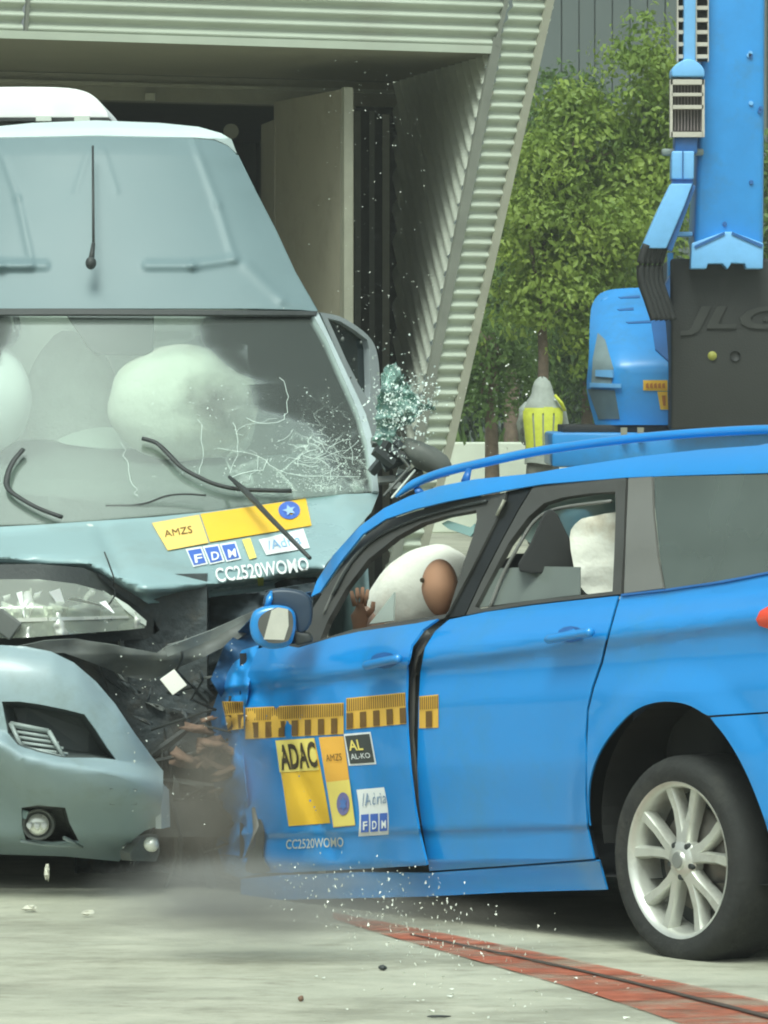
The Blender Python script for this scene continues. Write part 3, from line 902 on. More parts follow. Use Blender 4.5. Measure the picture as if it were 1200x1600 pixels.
RIDGES = [((-2, 225), (28, 310), 5, .012), ((28, 310), (50, 412), 5, .014), ((160, 232), (182, 300), 4, .007), ((303, 220), (340, 320), 6, .014), ((340, 320), (366, 405), 6, .016),
          ((230, 415), (300, 415), 7, .03), ((300, 415), (366, 405), 7, .03), ((-60, 415), (46, 415), 7, .03), ((385, 415), (440, 468), 9, .016), ((440, 468), (492, 486), 7, .015)]
def G_over(p, px, py):
    t = abs(vt(px, py))
    F = 18.56 + .62 * (p.z - 1.97) + .12 * t * t + .5 * max(0, t - .72) ** 2
    F += 1.2 * max(0, p.z - 2.54) ** 1.5
    for a, b, w_, h_ in RIDGES:
        for mir in (0, 1):
            x = 2 * VC - px if mir else px
            if mir and a[0] < 100: continue
            dd = seg_dist(x, py, a, b)
            if dd < 4 * w_: F -= .55 * h_ * math.exp(-(dd / w_) ** 2)
    F += .004 * noise.noise(Vector((px * .01, py * .012, 0)))
    return p.y - F
def mirror(pts): return [(2 * VC - x, y) for x, y in pts[::-1]]
ovR = [(150, 213), (300, 216), (335, 219), (356, 228), (371, 243), (400, 302), (431, 362), (461, 427), (497, 487), (470, 484), (400, 482), (150, 482)]
outl = ovR + mirror(ovR)[1:-1]
panel('overcab_front', outl, G_over, 18.7, m_shell, van, step=4, thick=.006)
def G_lip(p, px, py):
    t = abs(vt(px, 215)); return p.y - (18.985 + .12 * t * t + .5 * max(0, t - .72) ** 2 + max(0, 213 - py) * .010 + max(0, 200 - py) * .03)
lipR = [(150, 188), (250, 192), (310, 198), (345, 208), (362, 218), (370, 240), (356, 227), (335, 217.5), (300, 214.5), (150, 211.5)]
panel('roof_lip', lipR + mirror(lipR)[1:-1], G_lip, 19.0, mat('lip_lit', (.62, .72, .70), rough=.4, var=.04), van, step=8, thick=.006)  # bright colour paints in the light caught by the roof edge
# roof and sides run back from the silhouette
BK = Vector((-.34, 4.6, 0))
sil = [(371, 243), (400, 302), (431, 362), (461, 427), (496, 487)]
def loft(name, pts3, m, back=BK, parent=van):
    pts3 = [Vector(p) for p in pts3]; n = len(pts3)
    vv = pts3 + [p + back for p in pts3]
    o = build(name, vv, [(i, i + 1, n + i + 1, n + i) for i in range(n - 1)], m, parent, True)
    md = o.modifiers.new('solid', 'SOLIDIFY'); md.thickness = .02; md.offset = 0
    return o
def v3(G, x, y, d0, dy=.02): return P(x, y, hit(x, y, G, d0)) + Vector((0, dy, 0))
loft('roof_side', [v3(G_over, x - 3, y, 18.8) for x, y in sil], m_shell)
loft('roof_side', [v3(G_over, 2 * VC - x + 3, y, 18.8) for x, y in sil], m_shell, Vector((.1, 4.6, 0)))
rp = [v3(G_lip, x, y, 19.0, .02) - Vector((0, 0, .012)) for x, y in ((-66, 224), (-40, 208), (0, 197), (150, 190), (250, 194), (310, 201), (345, 212), (366, 236))]
nr = len(rp); r0 = [p + Vector((.02 - .09 * i / (nr - 1), .95, 0)) for i, p in enumerate(rp)]
ro = build('roof', r0 + [p + Vector((.1 - .44 * i / (nr - 1), 4.6, 0)) for i, p in enumerate(rp)], [(i, i + 1, nr + i + 1, nr + i) for i in range(nr - 1)], m_shell, van, True)
ro.modifiers.new('solid', 'SOLIDIFY').thickness = .02
build('added_roof_pane', rp + r0, [(i, i + 1, nr + i + 1, nr + i) for i in range(nr - 1)], glass_mat('added_pane_glass', (.95, .97, .95), (.8, .85, .8), .05), van, True)  # pane added in the roof to let daylight into the cab
# white roof hood
dome = prism('roof_vent_hood', cat([(-150, 184), (-146, 150), (-120, 139), (0, 136), (90, 136.5), (130, 142), (152, 155), (166, 174), (170, 184)], 3, False), 20.0, 1.1, m_white, van, .05, 4)
for px in (68, 128):
    prism('hood_hinge', [(px - 12, 181), (px + 12, 181), (px + 12, 189), (px - 12, 189)], 19.97, .05, m_trimv, dome)
prism('hood_gasket', [(-150, 184), (170, 184), (170, 189), (-150, 189)], 20.0, 1.0, m_plast, dome)
# antenna
an = MB(); a = P(145, 228, 18.85); b_ = P(146, 380, 18.6); c_ = P(142, 410, 18.56)
an.tube([a, b_], [.004, .005], 6); an.tube([b_, c_], [.007, .012], 8)
an.done('antenna', m_plast, van, True)
blob('antenna_base', P(142, 411, 18.55), (.02, .03, .024), m_plast, van, 14, .02)

# windscreen
def G_ws(p, px, py):
    t = vt(px, py); return p.y - (17.98 + .80 * (p.z - 1.28) + .2 * t * t)
wsR = [(150, 487), (400, 488), (490, 491), (512, 530), (538, 590), (560, 640), (574, 690), (584, 766), (540, 770), (480, 776), (330, 797), (150, 812)]
wsL = [(2 * VC - x, y) for x, y in wsR[:7]] + [(-284, 790), (-180, 812), (-30, 820), (60, 818)]
wc = P(470, 715, hit(470, 715, G_ws, 18.2)) - Vector(van.location)
m_ws = glass_mat('windscreen_glass', (.92, .97, .94), (.78, .90, .80), .06, .04, (wc.x, wc.y, wc.z, .42))  # pale film in the pane stands in for washed-out sky reflections
ws = panel('windscreen', wsR + wsL[::-1][:-1], G_ws, 18.2, m_ws, van, step=30, thick=.006)
# real crack lines in the pane
m_crack = mat('crack_white', (.75, .85, .78), rough=.5)
rnd = random.Random(4)
ck = MB()
for k in range(26):
    x, y = rnd.gauss(490, 50), rnd.gauss(725, 30); a = rnd.uniform(-1.2, .7) if rnd.random() < .6 else rnd.uniform(0, 6.28)
    pts = []
    for s_ in range(rnd.randint(4, 9)):
        if not (60 < x < 565 and 540 < y < 765): break
        pts.append(P(x, y, hit(x, y, G_ws, 18.2) - .004))
        a += rnd.gauss(0, .5); x += math.cos(a) * 13; y += math.sin(a) * 9
    if len(pts) > 2: ck.tube(pts, rnd.uniform(.0004, .0011), 4)
for line_ in ([(190, 690), (196, 720), (206, 750), (215, 775)], [(310, 655), (318, 700), (312, 740)], [(365, 660), (372, 700), (360, 740)], [(340, 700), (400, 712), (450, 740), (560, 745)], [(440, 590), (452, 620), (448, 650)]):
    ck.tube([P(x + rnd.gauss(0, 2), y, hit(x, y, G_ws, 18.2) - .004) for x, y in cat(line_, 4, False)], .0008, 4)
ck.done('crack', m_crack, ws)['kind'] = 'stuff'
bits = MB()
for k in range(1500):
    x, y = rnd.gauss(505, 48), 768 - abs(rnd.gauss(0, 44))
    if rnd.random() < .25: x, y = rnd.uniform(230, 560), rnd.uniform(600, 760)
    if not (170 < x < 574 and 520 < y < 768): continue
    c = P(x, y, hit(x, y, G_ws, 18.2) - .005); r_ = rnd.uniform(.0012, .0055)
    q = [c + Vector((rnd.uniform(-1, 1), 0, rnd.uniform(-1, 1))) * r_ for _ in range(3)]
    bits.add(q, [(0, 1, 2)])
o = bits.done('glass_crumbs', m_crack, ws); o['kind'] = 'stuff'
# frame round the pane
panel('windscreen_header', [(-195, 482), (150, 482.5), (497, 486), (494, 492), (150, 491), (-192, 492)], lambda p, x, y: G_ws(p, x, y) + .03, 18.5, m_plast, van, step=20, thick=.01)
panel('a_pillar', [(497, 488), (520, 536), (545, 590), (572, 648), (584, 690), (592, 768), (583, 767), (573, 690), (559, 640), (537, 590), (511, 530), (489, 491)], lambda p, x, y: G_ws(p, x, y) + .02, 18.2, mat('pillar_paint', (.36, .42, .42), rough=.4), van, step=15, thick=.02)
panel('a_pillar', mirror([(497, 488), (545, 590), (572, 648), (592, 768), (583, 767), (559, 640), (537, 590), (489, 491)]), lambda p, x, y: G_ws(p, x, y) + .02, 18.2, m_van, van, step=15, thick=.02)
panel('pillar_trim', [(484, 505), (497, 505), (518, 560), (545, 640), (568, 735), (570, 765), (556, 765), (530, 690), (508, 610)], lambda p, x, y: G_ws(p, x, y) - .06, 18.3, m_trimv, van, step=20, thick=.02)
# sprung driver's door beyond the pillar: bent frame with empty dark window
def G_door(p, px, py): return p.y - (18.9 + (px - 505) * .004)
dr = panel('door_frame', cat([(500, 488), (530, 494), (558, 510), (580, 530), (590, 555), (594, 600), (593, 650), (596, 700), (586, 700), (575, 655)], 3, False) + [(545, 590)], G_door, 18.9, mat('door_paint', (.36, .40, .41), rough=.4), van,
      holes=[[(512, 497), (532, 502), (556, 517), (574, 531), (577, 545), (579, 600), (578, 628), (560, 600), (540, 560)]], step=20, thick=.03)
panel('door_glass', [(508, 494), (532, 499), (558, 514), (577, 531), (580, 560), (582, 640), (560, 610), (535, 555)], lambda p, x, y: G_door(p, x, y) - .05, 18.9, mat('dark_window', (.02, .03, .032), rough=.12, var=.3, spec=.7), dr, step=20)
for (x, y, s_) in ((527, 511, 3), (564, 535, 4), (553, 562, 4), (535, 530, 6), (548, 590, 3)):
    blob('window_shard', P(x, y, 18.88), (s_ * .0012, .003, s_ * .0016), m_plastg, dr, 8, .4)
# door skin and side below, hidden from here, and the body side running back
sp = [v3(G_ws, x, y, 18.2, .06) for x, y in ((490, 492), (540, 600), (570, 670), (584, 766))]
sp += [Vector((sp[-1].x + .03, sp[-1].y - .1, .9)), Vector((sp[-1].x + .02, sp[-1].y - .1, .35))]
loft('body_side', [p + BK * .16 for p in sp], m_van, BK * .84)
sp2 = [v3(G_ws, 2 * VC - x, y, 18.2, .06) for x, y in ((490, 492), (540, 600), (570, 670), (584, 766))]
sp2 += [Vector((sp2[-1].x - .03, sp2[-1].y - .1, .9)), Vector((sp2[-1].x - .02, sp2[-1].y - .1, .35))]
loft('body_side', [p + BK * .16 for p in sp2], m_van, Vector((.1, 4, 0)))
MB().box((-1.25, 22.9, 1.15), (1.5, .05, 1.7)).done('rear_wall', m_van, van)
MB().box((-1.1, 20.9, .35), (1.8, 4.2, .1)).done('cab_floor', m_plast, van)
# cab interior behind the glass
MB().box((-1.07, 19.9, 1.4), (1.82, .05, 1.1)).done('cab_partition', mat('partition_grey', (.55, .60, .53), rough=.8), van)
MB().box((-1.2, 19.97, 2.1), (1.3, .05, .4)).done('upper_partition', m_trimv, van)
panel('dashboard', [(-270, 830), (-262, 715), (-100, 700), (0, 690), (100, 684), (170, 684), (230, 705), (330, 715), (420, 712), (500, 705), (560, 715), (580, 790), (300, 815), (0, 830)],
      lambda p, x, y: p.y - (18.32 + max(0, (760 - y)) * .009), 18.5, m_dash, van, step=25, thick=.02)
panel('dashboard_top', [(90, 690), (130, 672), (180, 668), (230, 690), (225, 705), (150, 700)], lambda p, x, y: p.y - 18.85, 18.8, m_trimv, van, curve=3, step=15, thick=.03)
def seat_shape(q, d):
    return Vector((q.x * (1 - .38 * max(0, d.z) ** 2), q.y, q.z))
for px, w_ in ((112, 1.0), (-130, 1.0), (330, 1.0)):
    s_ = blob('seat', P(px, 622, 19.05), (.17, .10, .25), m_seat, van, 28, .03, shape=seat_shape, squ=.75)
blob('airbag', P(-38, 622, 18.66), (.205, .2, .215), mat('airbag_white', (.85, .86, .84), rough=.85, var=.02), van, 40, .03, label='white inflated passenger airbag at the left edge of the windscreen')
blob('airbag', P(285, 630, 18.68), (.275, .18, .215), mat('airbag_smudged', (.78, .77, .66), rough=.85, var=.1, scale=4, bump=.25, bscale=25, dirt=(.6, .55, .42), dscale=4.5), van, 44, .05, 2.2, label='cream inflated driver airbag with dark smudges')
# dark patch with a ragged edge on the driver's airbag
sm = MATS['airbag_smudged'].node_tree; sb = sm.nodes['Principled BSDF']
smudge_at = P(345, 628, 18.53) - Vector(van.location)
stc = sm.nodes.new('ShaderNodeTexCoord'); sdm = sm.nodes.new('ShaderNodeVectorMath'); sdm.operation = 'DISTANCE'; sdm.inputs[1].default_value = smudge_at
sno = sm.nodes.new('ShaderNodeTexNoise'); sno.inputs['Scale'].default_value = 9; sno.inputs['Detail'].default_value = 5
sm.links.new(stc.outputs['Object'], sno.inputs['Vector']); sm.links.new(stc.outputs['Object'], sdm.inputs[0])
sad = sm.nodes.new('ShaderNodeMath'); sad.operation = 'MULTIPLY_ADD'; sad.inputs[1].default_value = .22
sm.links.new(sno.outputs[0], sad.inputs[0]); sm.links.new(sdm.outputs['Value'], sad.inputs[2])
smr = sm.nodes.new('ShaderNodeMapRange'); smr.inputs['From Min'].default_value = .15; smr.inputs['From Max'].default_value = .30; smr.inputs['To Min'].default_value = 1.; smr.inputs['To Max'].default_value = 0
sm.links.new(sad.outputs[0], smr.inputs[0])
smx = sm.nodes.new('ShaderNodeMix'); smx.data_type = 'RGBA'; smx.inputs[7].default_value = (.10, .08, .05, 1)
old_ = sb.inputs['Base Color'].links[0].from_socket
sm.links.new(smr.outputs[0], smx.inputs[0]); sm.links.new(old_, smx.inputs[6]); sm.links.new(smx.outputs[2], sb.inputs['Base Color'])
prism('sensor_housing', [(100, 488), (240, 488), (239, 548), (226, 556), (152, 555), (138, 545)], 18.62, .06, mat('sensor_grey', (.045, .05, .047), rough=.6), van, .008)
prism('sun_visor', [(236, 516), (300, 518), (302, 531), (240, 534)], 18.9, .03, m_trimv, van, .005)
MB().tube([P(x, y, 18.6) for x, y in cat([(20, 484), (26, 500), (26, 520), (18, 532), (0, 535)], 4, False)], .012, 8).done('mirror_stalk', m_plast, van, True)
# wipers
def wiper(pts, r, n=4): return MB().tube([P(x, y, hit(x, y, G_ws, 18.2) - .03) for x, y in cat(pts, n, False)], r, 8, .7)
wp = wiper([(222, 685), (244, 692), (262, 708), (285, 731), (318, 749), (345, 759), (382, 765), (455, 767)], .011).done('wiper', m_plast, van, True)
MB().tube([P(x, y, d_) for x, y, d_ in ((358, 745, 18.02), (380, 764, 17.95), (425, 812, 17.62), (484, 872, 17.25))], [.006, .011, .009, .007], 8).done('wiper_arm', m_plast, wp, True)
wp = wiper([(36, 702), (20, 722), (11, 745), (12, 762), (28, 776), (60, 794), (97, 808)], .011).done('wiper', m_plast, van, True)
MB().tube([P(x, y, 17.98) for x, y in cat([(165, 790), (220, 788), (260, 775), (290, 772), (322, 774)], 4, False)], [.004] * 17, 6).done('cowl_strip', m_plast, van, True)

# bonnet, badly buckled towards the blue car
def G_hood(p, px, py):
    t = vt(px, 770)
    F = 17.93 - (3.1 - .8 * smooth(150, 400, px)) * (1.27 - p.z) + .22 * t * t
    k = smooth(180, 420, px)
    n_ = noise.noise(Vector((px * .011, py * .016, 1.3))) * .05 + noise.noise(Vector((px * .03, py * .04, 7.7))) * .016
    F += n_ * (.35 + 1.1 * k)
    F -= .05 * math.exp(-((py - (822 - .11 * px)) / 9) ** 2)             # raised rear edge
    F += .10 * math.exp(-(seg_dist(px, py, (160, 830), (205, 925)) / 12) ** 2) * .4
    F += .28 * smooth(-4, 14, py - interp([(0, 876), (130, 882), (228, 925), (300, 918), (400, 906), (490, 892)], px))
    return p.y - F
hood_o = [(-150, 838), (-60, 828), (0, 823), (60, 820), (150, 814), (240, 808), (330, 799), (480, 779), (540, 772), (592, 770), (580, 800), (545, 840), (510, 880), (495, 908), (440, 918), (400, 924), (300, 936), (232, 942), (205, 927), (165, 902), (130, 887), (60, 881), (0, 882), (-60, 886), (-150, 900)]
hd = panel('bonnet', hood_o, G_hood, 17.5, m_van, van, step=8, thick=.004)
GH = lambda p, x, y: G_hood(p, x, y)
dk = dict(G=GH, d0=17.5)
stk = decal('sticker', [(313, 803), (478, 779), (487, 821), (328, 847)], GH, 17.5, m_sty, hd, .012, 12, label='yellow sticker with blue round emblem on the bonnet')
v, f = [], []
for k in range(20):
    t = 2 * math.pi * k / 20; x, y = 452 + 17 * math.cos(t), 797 + 14 * math.sin(t); v.append(P(x, y, hit(x, y, GH, 17.5) - .02))
build('emblem', v, [tuple(range(20))], m_stb, stk)
v = []
for k in range(10):
    t = 2 * math.pi * k / 10; r_ = 1 if k % 2 else .45; x, y = 452 + 11 * r_ * math.cos(t), 797 + 9 * r_ * math.sin(t); v.append(P(x, y, hit(x, y, GH, 17.5) - .026))
build('emblem_star', v, [tuple(range(10))], mat('emblem_pale', (.35, .5, .8)), stk)
stk = decal('sticker', [(237, 817), (311, 804), (326, 848), (262, 860)], GH, 17.5, mat('sticker_peach', (.82, .58, .16), rough=.45), hd, .012, 8)
lettering('AMZS', [(255, 829), (299, 821), (301, 832), (258, 839)], GH, 17.5, m_prbr, stk, .018, .0)
for k in range(3):
    q = [(290 + 26.5 * k, 858 - 4 * k), (315 + 26.5 * k, 854 - 4 * k), (325 + 26 * k, 881 - 4 * k), (302 + 26 * k, 886 - 4 * k)]
    s1 = decal('sticker', q, GH, 17.5, m_white_prt, hd, .012, 4)
    cx, cy = sum(p_[0] for p_ in q) / 4, sum(p_[1] for p_ in q) / 4
    decal('sticker_field', [(cx + (x - cx) * .82, cy + (y - cy) * .82) for x, y in q], GH, 17.5, m_stb, s1, .017, 4)
    lettering('FDM'[k], [(cx - 5, cy - 3), (cx + 7, cy - 5), (cx + 9, cy + 8), (cx - 3, cy + 10)], GH, 17.5, m_white_prt, s1, .023, .02)
decal('sticker', [(378, 843), (391, 840), (401, 871), (390, 874)], GH, 17.5, m_stp, hd, .012, 4)
stk = decal('sticker', [(404, 843), (474, 826), (484, 856), (416, 867)], GH, 17.5, m_white_prt, hd, .012, 8)
lettering('/Adria', [(416, 846), (466, 834), (472, 849), (420, 859)], GH, 17.5, mat('print_sky', (.25, .45, .7)), stk, .018, .0)
lt = lettering('CC2520WOMO', [(334, 888), (480, 870), (484, 892), (340, 910)], GH, 17.5, m_white_prt, hd, .024, .015)
decal('sticker', [(402, 903), (412, 902), (412, 915), (403, 916)], GH, 17.5, mat('sticker_lime', (.55, .6, .08)), hd, .02, 3)
blob('washer_nozzle', P(140, 826, 17.75), (.03, .03, .018), m_trimv, hd, 12, .1)
MB().tube([P(x, y, 17.05) for x, y in ((163, 862), (170, 880), (177, 900), (180, 930), (170, 945))], .003, 6).done('loose_wire', m_plast, van, True)
# headlamp
def G_lamp(p, px, py): return p.y - (17.0 + .25 * smooth(60, 235, px) + max(0, 950 - py) * .0022)
panel('lamp_surround_shade', [(-150, 890), (-60, 884), (0, 882), (60, 881), (130, 887), (165, 902), (205, 927), (236, 962), (250, 985), (230, 998), (150, 1005), (60, 1010), (0, 1012), (-150, 1010)], lambda p, x, y: G_lamp(p, x, y) - .10, 17.2, m_plast, van, step=20, thick=.01)  # black panel round the lamp, also painting in the bonnet edge shadow
lamp_o = [(-90, 906), (0, 905), (60, 905), (118, 912), (165, 925), (196, 945), (227, 970), (226, 981), (200, 984), (150, 988), (100, 992), (40, 996), (-90, 1000)]
def G_refl(p, px, py):
    x = Vector((px * .035, py * .02, 3.)); n_ = noise.noise(x) * .05 + abs(noise.noise(x * 2.3)) * .06
    return G_lamp(p, px, py) - .012 - .7 * n_ - .012 * math.sin(px * .11)
hl = panel('headlamp', [(x, y) for x, y in lamp_o], G_refl, 17.1, m_chrome, van, step=4, thick=.004, label='broken clear headlamp of the camper van')
rnd = random.Random(12)
sh = MB()
for (x, y, dx, dy, w_) in ((10, 930, 24, 50, 6), (30, 925, 8, 40, 5), (85, 922, 22, 45, 9), (60, 925, -14, 25, 6), (110, 935, 50, 12, 7), (160, 940, 18, 18, 5), (-30, 930, 20, 40, 6)):
    a, b = P(x, y, 17.02 + rnd.uniform(0, .05)), P(x + dx, y + dy, 16.99 + rnd.uniform(0, .1))
    sv = Vector((w_ * .002, rnd.uniform(-.02, .02), w_ * .0006))
    sh.add([a - sv, a + sv, b + sv * .2, b - sv * .1], [(0, 1, 2, 3)])
sh.done('reflector_shard', m_white_prt, hl)
panel('lamp_trim', [(-90, 968), (60, 965), (200, 962), (202, 966), (60, 971), (-90, 975)], lambda p, x, y: G_lamp(p, x, y) + .004, 17.0, m_chrome, hl, step=30)
panel('lamp_trim', [(176, 930), (200, 945), (229, 970), (228, 978), (218, 972), (195, 952)], lambda p, x, y: G_lamp(p, x, y) + .006, 17.0, m_trimv, hl, step=30)
panel('lamp_lens', lamp_o, G_lamp, 17.0, glass_mat('lens_plastic', (.93, .95, .9), (.7, .76, .66), .3, .05), hl, step=25, thick=.004)
MB().box(P(8, 975, 16.98), (.09, .03, .07), (Vector((.8, 0, -.6)), Vector((0, 1, 0)), Vector((.6, 0, .8))), bevel=.006).done('lamp_corner', m_plastg, hl)

# bumper torn loose
LIP = [(-150, 1150), (0, 1163), (40, 1186), (100, 1199), (160, 1207), (200, 1214), (255, 1222)]
def G_bump(p, px, py):
    s_ = max(0, (px - 40) / 215.)
    F = 16.66 + .22 * s_ ** 2.4 + .1 * max(0, -px / 200.) ** 2
    top = interp([(-150, 1010), (0, 1008), (80, 1018), (115, 1035), (180, 1100), (256, 1205)], px)
    F += .10 * math.exp(-max(0, py - top) / 28.)
    ly = interp(LIP, px)
    F -= .085 * (smooth(ly - 24, ly, py) if py < ly else 1 - smooth(ly + 4, ly + 120, py))
    if py > ly: F += .0013 * (py - ly) + .06 * smooth(ly + 10, ly + 110, py)
    F += .16 * smooth(1300, 1350, py)
    F -= .02 * math.exp(-((py - 1245) / 25.) ** 2) * smooth(30, 90, px)
    F += .008 * noise.noise(Vector((px * .012, py * .012, 5)))
    return p.y - F
duct = [(3, 1096), (30, 1096), (60, 1100), (100, 1108), (132, 1116), (150, 1140), (168, 1168), (182, 1187), (150, 1184), (100, 1184), (60, 1175), (28, 1164), (12, 1145)]
fogh = [(33, 1262), (60, 1258), (102, 1262), (108, 1285), (124, 1316), (80, 1318), (40, 1314), (34, 1290)]
bp = panel('bumper', [(-150, 1012), (-60, 1010), (0, 1008), (40, 1010), (80, 1018), (115, 1035), (150, 1065), (180, 1100), (210, 1145), (238, 1183), (255, 1205), (255, 1240), (247, 1291), (226, 1298), (208, 1312), (198, 1330), (186, 1346), (100, 1338), (0, 1335), (-150, 1335)],
      G_bump, 16.8, m_bump, van, holes=[duct, fogh], step=7, thick=.006, label='torn pale blue grey front bumper hanging loose')
def recess(name, loop, dep, m, parent, G, d0, inset=.7):
    cx = sum(x for x, y in loop) / len(loop); cy = sum(y for x, y in loop) / len(loop)
    fr = [P(x, y, hit(x, y, G, d0) + .004) for x, y in loop]
    bk_ = [P(cx + (x - cx) * inset, cy + (y - cy) * inset, hit(x, y, G, d0) + dep) for x, y in loop]
    n = len(loop)
    return build(name, fr + bk_, [(i, (i + 1) % n, n + (i + 1) % n, n + i) for i in range(n)] + [tuple(range(2 * n - 1, n - 1, -1))], m, parent)
recess('duct_recess', duct, .14, mat('duct_inside', (.075, .09, .088), rough=.5), bp, G_bump, 16.8, .8)
gr = MB(); gy = lambda p, x, y: G_bump(p, x, y) - .05
for k in range(5):
    x0_, y0_ = 22 + k * 4, 1135 + k * 8.5
    a, b = P(x0_, y0_, hit(x0_, y0_, gy, 16.8)), P(x0_ + 56 + k * 3, y0_ + 9, hit(x0_ + 56, y0_ + 9, gy, 16.8))
    gr.tube([a, b], .006, 6)
for q in ([(16, 1130), (34, 1168)], [(76, 1142), (100, 1184)], [(16, 1130), (76, 1142)], [(34, 1168), (100, 1184)]):
    gr.tube([P(x, y, hit(x, y, gy, 16.8) - .005) for x, y in q], .008, 6)
gr.done('duct_grille', mat('grille_pale', (.33, .38, .36), rough=.45), bp, True)
recess('fog_recess', fogh, .12, m_plast, bp, G_bump, 16.8, .85)
fc = P(60, 1288, hit(60, 1288, G_bump, 16.8) + .03)
fl = MB().lathe([(0, .02), (.03, .015), (.042, -.005), (.052, -.02), (.055, .03)], fc, (0, 1, 0), 24).done('fog_lamp', m_plastg, bp, True)
MB().lathe([(0, .0), (.025, -.004), (.036, .01)], fc + Vector((0, -.018, 0)), (0, 1, 0), 20).done('fog_lens', m_chrome, fl, True)
for dx in (-12, 0, 11): blob('fog_facet', P(58 + dx, 1290, fc.y - .03), (.011, .006, .012), m_white_prt, fl, 8, .3)
MB().tube([P(x, y, hit(x, y, G_bump, 16.8) - .01) for x, y in ((32, 1314), (70, 1320), (128, 1323), (100, 1309))], .007, 6).done('splitter_blade', mat('blade_pale', (.30, .36, .36), rough=.4), bp, True)
MB().box(P(38, 1272, fc.y - .02), (.024, .02, .03), (Vector((.9, 0, -.3)), Vector((0, 1, 0)), Vector((.3, 0, .9))), bevel=.004).done('fog_tab', m_van, bp)
tw = [(172, 1232), (213, 1233), (213, 1257), (172, 1257)]
MB().tube([P(x, y, hit(x, y, G_bump, 16.8)) for x, y in tw + tw[:1]], .0015, 4).done('tow_cover_seam', m_plastg, bp)
panel('bumper_end', [(252, 1222), (264, 1234), (266, 1292), (252, 1295)], lambda p, x, y: p.y - (16.90 + .006 * (x - 252)), 17, mat('end_cap', (.45, .52, .52), rough=.4), van, step=20, thick=.02)
panel('bumper_gap', [(244, 1220), (254, 1210), (256, 1296), (244, 1296)], lambda p, x, y: p.y - 16.97, 17, m_plast, van, step=20, thick=.02)
panel('side_lamp_housing', [(203, 1333), (222, 1310), (246, 1304), (250, 1330), (244, 1346), (205, 1345)], lambda p, x, y: p.y - (16.95 + .002 * (x - 200)), 17, m_plastg, van, step=12, thick=.05)
MB().lathe([(0, -.02), (.02, -.02), (.026, .02)], P(236, 1320, 16.93), (0, 1, 0), 14).done('side_lamp', m_chrome, van, True)
# torn plastic below the lamp and crushed structure in the gap
def G_torn(p, px, py): return p.y - (16.98 + .03 * noise.noise(Vector((px * .02, py * .03, 2))) + .0006 * (px - 100) + .08 * smooth(1020, 1060, py))
panel('torn_fascia', [(20, 1012), (70, 1001), (120, 998), (190, 1010), (245, 1020), (262, 1008), (300, 998), (350, 977), (405, 950), (414, 970), (370, 1000), (320, 1026), (270, 1047), (235, 1064), (195, 1057), (150, 1038), (100, 1020), (60, 1022)], G_torn, 17.1, m_plastg, van, step=8, thick=.006)
panel('torn_strip', [(258, 1012), (330, 985), (380, 962), (384, 968), (330, 1000), (262, 1026)], lambda p, x, y: G_torn(p, x, y) + .05, 17.1, mat('strip_grey', (.17, .185, .17), rough=.5, var=.2), van, step=10, thick=.006)
def G_junk(p, px, py):
    x = Vector((px * .02, py * .02, 4.4)); return p.y - (17.72 + .14 * noise.noise(x) + .05 * noise.noise(x * 3.1))
panel('engine_bay_wreck', [(90, 995), (240, 930), (495, 900), (505, 960), (470, 1010), (430, 1090), (420, 1420), (120, 1420), (120, 1200), (60, 1060)], G_junk, 17.5, m_junk, van, step=9, thick=.01)
rnd = random.Random(21)
for k in range(60):
    px, py = rnd.uniform(150, 410), rnd.uniform(985, 1370)
    if px < 270 and py > 1080: px += 70
    s_ = rnd.uniform(.012, .05); t_ = rnd.uniform(0, 3.1); fl_ = rnd.uniform(.12, .4); el_ = rnd.uniform(1, 3)
    def shp(q, d, t_=t_, fl_=fl_, el_=el_):
        x_, z_ = q.x * el_, q.z * fl_; return Vector((x_ * math.cos(t_) - z_ * math.sin(t_), q.y, x_ * math.sin(t_) + z_ * math.cos(t_)))
    o = blob('wreck_fragment', P(px, py, 17.15 + rnd.uniform(-.05, .25)), (s_, s_ * .8, s_), rnd.choice([m_junk, m_junk, m_plast, m_plastg]), van, 8, .9, 2.4, shape=shp)
    o.data.polygons.foreach_set('use_smooth', [False] * len(o.data.polygons))
for k in range(22):
    x, y = rnd.gauss(335, 26), rnd.gauss(1172, 26); s_ = rnd.uniform(.012, .04); t_ = rnd.gauss(.2, .5); el_ = rnd.uniform(1, 2.2)
    def shp2(q, d, t_=t_, el_=el_):
        x_, z_ = q.x * el_, q.z * .5; return Vector((x_ * math.cos(t_) - z_ * math.sin(t_), q.y, x_ * math.sin(t_) + z_ * math.cos(t_)))
    blob('broken_brown_part', P(x, y, 16.95 + rnd.uniform(0, .15)), (s_, s_, s_), m_rust, van, 10, .8, 2.4, shape=shp2)
def G_trim(p, px, py):
    x = Vector((px * .017, py * .03, 6.1)); return p.y - (17.58 + .08 * noise.noise(x) + .05 * abs(noise.noise(x * 2.9)) - .0006 * (px - 240))
panel('crumpled_trim', [(236, 944), (300, 938), (400, 926), (492, 910), (488, 950), (440, 985), (400, 1000), (372, 1040), (330, 1070), (300, 1058), (262, 1062), (225, 1050), (240, 1000), (225, 980)], G_trim, 17.2, mat('crumpled_blue_grey', (.045, .06, .068), rough=.8, var=.3, scale=9), van, step=6, thick=.004)
panel('crumpled_trim', [(262, 1085), (300, 1075), (340, 1080), (352, 1110), (340, 1140), (352, 1220), (336, 1300), (345, 1380), (268, 1380), (272, 1300), (262, 1210), (240, 1150)], lambda p, x, y: G_trim(p, x, y) - .05, 17.25, mat('crumpled_brown_grey', (.085, .08, .065), rough=.7, var=.4, scale=12), van, step=6, thick=.004)
